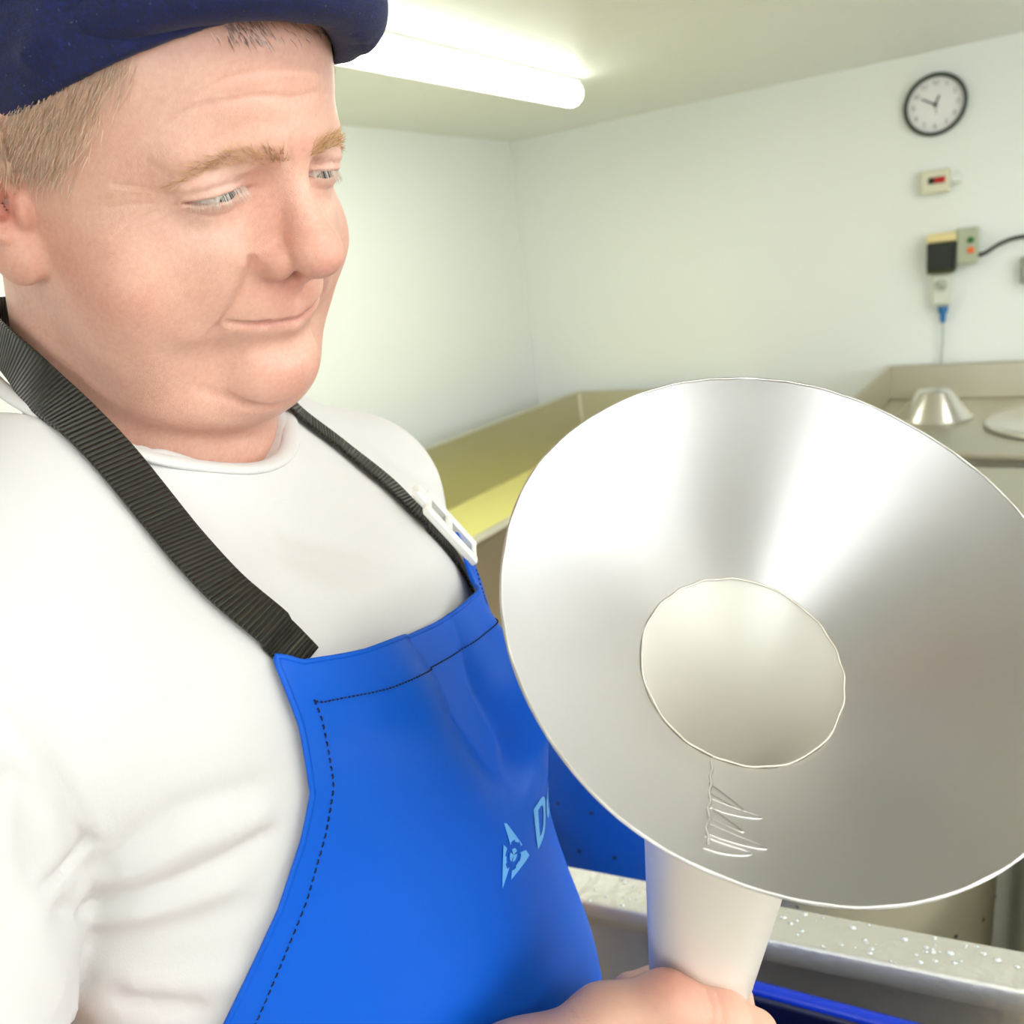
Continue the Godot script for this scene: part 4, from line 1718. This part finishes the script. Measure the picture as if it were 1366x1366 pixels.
func lamps() -> void:
	lamp_at(-2.11, -3.12, 2.0, "long glowing fluorescent ceiling lamp by the left wall, beside the cap")
	lamp_at(-2.10, -0.6, 2.0, "fluorescent ceiling lamp above and left of the man, out of view")
	lamp_at(0.9, -3.4, 2.0, "fluorescent ceiling lamp near the wall clock, out of view above the table")
	lamp_at(0.9, -0.2, 2.0, "fluorescent ceiling lamp overhead right of the camera, out of view")

func clock_and_boxes(wall: Material) -> void:
	var z := -5.54
	# clock
	var o := thing("wall_clock", V(-0.671, 2.184, z), "round wall clock with a dark rim and white face high on the back wall", "clock")
	var face := Transform3D(Basis(V(1, 0, 0), V(0, 0, 1), V(0, -1, 0)), Vector3.ZERO)
	var dark := paint(Color(0.20, 0.24, 0.21), 0.35)
	part("rim", lathe([Vector2(0.137, 0.0), Vector2(0.156, 0.0), Vector2(0.158, 0.02), Vector2(0.154, 0.034), Vector2(0.146, 0.038), Vector2(0.138, 0.032), Vector2(0.137, 0.014), Vector2(0.137, 0.0)], 72, face), dark, o)
	part("face", lathe([Vector2(0.0, 0.002), Vector2(0.14, 0.002), Vector2(0.14, 0.012), Vector2(0.0, 0.012)], 72, face), paint(Color(0.93, 0.93, 0.93), 0.4), o)
	var ink := paint(Color(0.16, 0.17, 0.18), 0.5)
	for i in 12:
		var a := TAU * (i + 1) / 12.0
		var tm := TextMesh.new()
		var sf := SystemFont.new()
		sf.font_names = PackedStringArray(["Droid Sans"])
		tm.font = sf
		tm.text = str(i + 1)
		tm.font_size = 48
		tm.pixel_size = 0.031 / 48.0
		tm.depth = 0.001
		part("numeral", tm, ink, o, V(sin(a) * 0.108, cos(a) * 0.108, 0.0125))
	for q in [[-60.0, 0.090, 0.007], [24.0, 0.060, 0.009], [172.0, 0.06, 0.003]]:
		var a := deg_to_rad(q[0])
		part("hand", chamfered(V(q[2], q[1], 0.002), 0.0008), ink, o, V(sin(a), cos(a), 0) * (q[1] * 0.5 - 0.012) + V(0, 0, 0.016), V(0, 0, -a))
	part("hub", lathe([Vector2(0, 0.013), Vector2(0.008, 0.013), Vector2(0.008, 0.019), Vector2(0, 0.019)], 20, face), ink, o)
	# thermostat with red digits
	var cream := paint(Color(0.86, 0.86, 0.76), 0.5)
	var t := thing("temperature_display", V(-0.660, 1.792, z + 0.035), "small cream wall box with a red digital display, below the clock", "thermostat")
	part("case", chamfered(V(0.145, 0.125, 0.07), 0.01), cream, t)
	part("display", chamfered(V(0.085, 0.034, 0.006), 0.002), paint(Color(0.10, 0.12, 0.06), 0.2), t, V(0.008, 0.006, 0.0355))
	var red := paint(Color(0.85, 0.12, 0.08), 0.4)
	red.emission_enabled = true
	red.emission = Color(1, 0.12, 0.06)
	red.emission_energy_multiplier = 0.7
	for i in 3:
		var st := SurfaceTool.new()
		st.begin(Mesh.PRIMITIVE_TRIANGLES)
		for q in [[V(0, 0.011, 0), V(0.010, 0.003, 0.002)], [V(0, 0, 0), V(0.010, 0.003, 0.002)], [V(0, -0.011, 0), V(0.010, 0.003, 0.002)], [V(0.006, 0.006, 0), V(0.003, 0.010, 0.002)], [V(0.006, -0.006, 0), V(0.003, 0.010, 0.002)]]:
			st.append_from(chamfered(q[1], 0.0004), 0, Transform3D(Basis(), q[0]))
		part("light_digit", st.commit(), red, t, V(0.004 + 0.019 * i, 0.006, 0.0395))
	part("conduit", chamfered(V(0.05, 0.010, 0.012), 0.003), cream, t, V(0.097, -0.022, -0.02))
	# contactor box, start-stop box, isolator
	var k := thing("meter_box", V(-0.622, 1.408, z + 0.055), "black-fronted electrical box with a cream top on the back wall, left of the button box", "electrical box")
	part("case", chamfered(V(0.140, 0.150, 0.11), 0.008), paint(Color(0.12, 0.15, 0.12), 0.3), k, V(0, -0.012, 0))
	part("lid", chamfered(V(0.146, 0.046, 0.112), 0.008), paint(Color(0.90, 0.84, 0.60), 0.4), k, V(0.002, 0.088, 0))
	part("base", chamfered(V(0.136, 0.016, 0.108), 0.004), paint(Color(0.30, 0.31, 0.17), 0.4), k, V(0, -0.094, 0))
	var b := thing("button_box", V(-0.496, 1.437, z + 0.045), "grey switch box with a green and an orange button, on the back wall", "switch box")
	var grey := paint(Color(0.70, 0.73, 0.63), 0.45)
	part("case", chamfered(V(0.108, 0.192, 0.09), 0.01), grey, b)
	var cyl := [Vector2(0, 0), Vector2(0.017, 0), Vector2(0.017, 0.012), Vector2(0.014, 0.016), Vector2(0, 0.016)]
	part("green_button", lathe(cyl, 24, face), paint(Color(0.08, 0.38, 0.2), 0.35), b, V(0.018, 0.030, 0.045))
	part("orange_button", lathe(cyl, 24, face), paint(Color(0.95, 0.42, 0.10), 0.35), b, V(0.020, -0.022, 0.045))
	var s := thing("isolator_switch", V(-0.620, 1.215, z + 0.04), "pale socket box with a rotary switch below the black electrical box", "switch")
	var pale := paint(Color(0.84, 0.86, 0.80), 0.45)
	part("case", chamfered(V(0.108, 0.180, 0.08), 0.012), pale, s)
	part("dial", lathe([Vector2(0, 0), Vector2(0.032, 0), Vector2(0.030, 0.014), Vector2(0, 0.014)], 32, face), paint(Color(0.72, 0.74, 0.68), 0.4), s, V(0, 0.028, 0.04))
	part("handle", chamfered(V(0.012, 0.056, 0.016), 0.003), paint(Color(0.66, 0.69, 0.62), 0.4), s, V(0, 0.028, 0.060), V(0, 0, 0.8))
	part("socket_lid", chamfered(V(0.07, 0.05, 0.02), 0.006), pale, s, V(-0.006, -0.052, 0.045))
	var p := thing("plug", V(-0.612, 1.130, z + 0.04), "blue plug with a thin grey lead hanging down the back wall", "plug")
	var blue := paint(Color(0.16, 0.45, 0.68), 0.4)
	part("body", lathe([Vector2(0, 0.020), Vector2(0.024, 0.020), Vector2(0.027, 0.0), Vector2(0.026, -0.035), Vector2(0.016, -0.05), Vector2(0.015, -0.085), Vector2(0.009, -0.10), Vector2(0, -0.10)], 28), blue, p)
	part("lead", tube(curve([V(0, -0.09, 0), V(0.001, -0.18, -0.005), V(-0.004, -0.26, -0.01), V(-0.008, -0.33, -0.01)], 0.02), 0.006, 8, false, 1.0, V(0, 0, 1)), paint(Color(0.72, 0.76, 0.73), 0.5), p)
	var cb := thing("black_cable", V(-0.44, 1.385, z + 0.03), "thick black cable curving from the button box towards the right", "cable")
	part("cable", tube(curve([V(-0.02, -0.006, 0), V(0.03, 0.005, 0.01), V(0.09, 0.042, 0.01), V(0.16, 0.066, 0), V(0.24, 0.066, 0), V(0.36, 0.03, 0), V(0.46, 0.02, 0)], 0.02), 0.0105, 10), paint(Color(0.13, 0.15, 0.12), 0.5), cb)
	var gb := thing("junction_box", V(-0.185, 1.282, z + 0.035), "grey box on the back wall at the right edge, past the black cable", "electrical box")
	part("case", chamfered(V(0.11, 0.14, 0.07), 0.008), paint(Color(0.55, 0.57, 0.53), 0.45), gb)
	part("cover", chamfered(V(0.098, 0.128, 0.006), 0.003), paint(Color(0.60, 0.62, 0.57), 0.45), gb, V(0, 0, 0.037))

func wall_loop(w: float, d: float, r: float, n := 8) -> Array:
	# rounded rectangle, corners of radius r, centred, in the x z plane
	var out := []
	for k in 4:
		var c := V((w * 0.5 - r) * [1, -1, -1, 1][k], 0, (d * 0.5 - r) * [1, 1, -1, -1][k])
		for i in n + 1:
			var a := PI * 0.5 * (k + float(i) / n)
			out.append(c + V(cos(a), 0, sin(a)) * r)
	return out

func basin(w: float, d: float, top: float, depth: float, rim: float, r: float, foot: float, lip := 0.02) -> ArrayMesh:
	# an open tank with a flat rim, lofted from outside bottom over the rim and down inside
	var rows := []
	for q in [[w, d, foot, r], [w, d, top - lip - 0.004, r], [w + rim, d + rim, top - lip, r + rim * 0.5], [w + rim, d + rim, top - 0.004, r + rim * 0.5], [w + rim - 0.008, d + rim - 0.008, top, r + rim * 0.5], [w - rim + 0.008, d - rim + 0.008, top, maxf(r - rim * 0.5, 0.01)], [w - rim, d - rim, top - 0.006, maxf(r - rim * 0.5, 0.01)], [w - rim - 0.01, d - rim - 0.01, top - depth + 0.05, maxf(r - rim * 0.5, 0.01)], [w - rim - 0.07, d - rim - 0.07, top - depth, maxf(r - rim * 0.5, 0.01)], [0.01, 0.01, top - depth, 0.002]]:
		var row := PackedVector3Array()
		for p in wall_loop(q[0], q[1], q[3]):
			row.append(p + V(0, q[2], 0))
		rows.append(row)
	return shell(rows, true, false, Vector2(6, 3))

func legs_under(o: Node3D, w: float, d: float, h: float, m: Material) -> void:
	for sx in [-1.0, 1.0]:
		for sz in [-1.0, 1.0]:
			part("leg", chamfered(V(0.05, h, 0.05), 0.006), m, o, V(sx * (w * 0.5 - 0.06), h * 0.5, sz * (d * 0.5 - 0.06)))

func vats() -> void:
	var dull := steel(0.45, Color(0.80, 0.785, 0.72), 31, V(2, 2, 2))
	dull.uv1_triplanar = true
	# long vat along the left wall, half full of yellow whey
	var o := thing("cheese_vat", V(-2.325, 0, -3.30), "long stainless vat of yellow whey along the left wall, behind the man's shoulder", "vat")
	part("tank", basin(1.23, 4.2, 0.72, 0.5, 0.05, 0.05, 0.14), dull, o)
	legs_under(o, 1.2, 4.1, 0.16, dull)
	var whey := paint(Color(0.95, 0.93, 0.55), 0.15)
	part("whey", chamfered(V(1.175, 0.10, 4.14), 0.004), whey, o, V(0, 0.295, 0))
	# draining table against the back wall, with upstands
	var t := thing("drain_table", V(0.02, 0, -4.83), "steel draining table with raised back and side, against the back wall under the plug", "table")
	part("top", chamfered(V(1.86, 0.035, 1.36), 0.008), dull, t, V(0, 0.583, 0))
	part("upstand", chamfered(V(1.86, 0.20, 0.03), 0.006), dull, t, V(0, 0.70, -0.665))
	part("upstand", chamfered(V(0.03, 0.20, 1.33), 0.006), dull, t, V(-0.915, 0.70, 0))
	legs_under(t, 1.8, 1.3, 0.566, dull)
	var bright := steel(0.22, Color(0.88, 0.87, 0.84), 33, V(1, 1, 1))
	var cone := thing("upturned_funnel", V(-0.585, 0.601, -4.93), "small steel cone standing upside down on the draining table at the back", "funnel")
	part("cone", lathe([Vector2(0.0, 0.15), Vector2(0.07, 0.15), Vector2(0.085, 0.14), Vector2(0.175, 0.012), Vector2(0.18, 0.0), Vector2(0.0, 0.0)], 64), bright, cone)
	part("rim", lathe([Vector2(0.175, 0.0), Vector2(0.186, 0.0), Vector2(0.188, 0.008), Vector2(0.176, 0.012)], 64), bright, cone)
	var lid := thing("round_lid", V(0.08, 0.601, -4.75), "flat round steel lid lying on the draining table, right of the small cone", "lid")
	part("disc", lathe([Vector2(0, 0.03), Vector2(0.40, 0.03), Vector2(0.42, 0.02), Vector2(0.42, 0.0), Vector2(0, 0.0)], 72), bright, lid)
	var t2 := thing("work_table", V(0.30, 0, -3.55), "low plain steel work table in front of the draining table, at the right edge", "table")
	part("top", chamfered(V(1.5, 0.04, 0.95), 0.008), dull, t2, V(0, 0.55, 0))
	part("shelf", chamfered(V(1.4, 0.02, 0.85), 0.005), dull, t2, V(0, 0.18, 0))
	legs_under(t2, 1.46, 0.9, 0.53, dull)
	# the near vat under the funnel
	var turn := 0.146
	var n := thing("rinsing_vat", V(-0.41, 0, -1.20), "wet stainless vat with a wide flat rim and rounded corner, below the large funnel", "vat", turn)
	var wet := steel(0.5, Color(0.84, 0.84, 0.81), 34, V(3, 3, 3))
	wet.metallic = 0.75
	wet.uv1_triplanar = true
	wet.normal_enabled = true
	var nt := grain(512, Vector2(0.03, 0.03), 5, 4)
	nt.as_normal_map = true
	nt.bump_strength = 5.0
	wet.normal_texture = nt
	wet.normal_scale = 0.25
	part("tank", basin(0.82, 0.92, 0.90, 0.55, 0.055, 0.075, 0.14, 0.028), wet, n)
	legs_under(n, 0.78, 0.88, 0.16, dull)
	drops(n)
	# tubs standing in it
	var inside := 0.352
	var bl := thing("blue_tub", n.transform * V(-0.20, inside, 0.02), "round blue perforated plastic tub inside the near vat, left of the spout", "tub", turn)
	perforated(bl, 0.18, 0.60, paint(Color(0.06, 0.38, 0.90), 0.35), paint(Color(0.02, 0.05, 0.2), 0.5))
	var cr := thing("cream_tub", n.transform * V(0.195, inside, 0.0), "round cream perforated plastic mould inside the near vat, right of the spout", "tub", turn)
	perforated(cr, 0.18, 0.60, paint(Color(0.95, 0.92, 0.80), 0.4), paint(Color(0.25, 0.24, 0.2), 0.5))
	# added bin: apron blue reflected in the vat, put into body and lip
	var bin := thing("reflection_bin", V(-0.125, 0, -0.612), "added dark blue bin with bright lip, standing for blue reflected in the near vat", "bin", 0.10)
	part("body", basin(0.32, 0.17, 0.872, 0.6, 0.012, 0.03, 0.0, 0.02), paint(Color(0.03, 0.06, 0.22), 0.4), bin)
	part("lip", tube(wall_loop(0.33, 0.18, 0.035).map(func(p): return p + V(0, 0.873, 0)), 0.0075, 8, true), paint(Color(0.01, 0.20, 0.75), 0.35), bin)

func perforated(o: Node3D, r: float, h: float, m: Material, hole: Material) -> void:
	part("wall", lathe([Vector2(r * 0.86, 0.0), Vector2(r * 0.97, h - 0.02), Vector2(r, h - 0.018), Vector2(r, h - 0.002), Vector2(r - 0.004, h), Vector2(r - 0.012, h), Vector2(r * 0.97 - 0.008, h - 0.02), Vector2(r * 0.86 - 0.008, 0.01), Vector2(0.0, 0.01)], 72), m, o)
	var st := SurfaceTool.new()
	st.begin(Mesh.PRIMITIVE_TRIANGLES)
	var peg := lathe([Vector2(0, 0.0006), Vector2(0.003, 0.0006), Vector2(0.003, -0.002), Vector2(0, -0.002)], 8)
	for j in 7:
		for i in 18:
			var a := TAU * (i + 0.5 * (j % 2)) / 18.0
			var y := 0.05 + j * (h - 0.09) / 6.5
			var rr := lerpf(r * 0.86, r * 0.97, y / (h - 0.02))
			var d := V(cos(a), 0, sin(a))
			var b := Basis(V(-sin(a), 0, cos(a)), d, V(-sin(a), 0, cos(a)).cross(d))
			st.append_from(peg, 0, Transform3D(b, d * rr + V(0, y, 0)))
	var q := part("holes", st.commit(), hole, o)
	q.set_meta("kind", "stuff")
	q.set_meta("label", "rows of small drain holes")

func drops(n: Node3D) -> void:
	var r := RandomNumberGenerator.new()
	r.seed = 77
	var st := SurfaceTool.new()
	st.begin(Mesh.PRIMITIVE_TRIANGLES)
	var bead := lathe([Vector2(0, 0.55), Vector2(0.45, 0.45), Vector2(0.8, 0.2), Vector2(1.0, 0.0)], 12)
	for i in 420:
		var p := V(r.randf_range(-0.40, 0.40), 0.9003, r.randf_range(0.437, 0.485))
		if r.randf() < 0.35:
			p = V(r.randf_range(0.34, 0.425), 0.9003, r.randf_range(0.36, 0.475))
			var away := V(p.x, 0, p.z).distance_to(V(0.335, 0, 0.385))
			if away > 0.096 or away < 0.058 or p.x < 0.34 or p.z < 0.39:
				continue
		var s := 0.0007 + 0.0022 * pow(r.randf(), 2.0)
		st.append_from(bead, 0, Transform3D(Basis().scaled(V(s * r.randf_range(0.8, 1.6), s, s)), p))
	var w := paint(Color(0.78, 0.81, 0.80), 0.05)
	w.metallic_specular = 0.7
	var q := part("water_drops", st.commit(), w, n)
	q.set_meta("kind", "stuff")
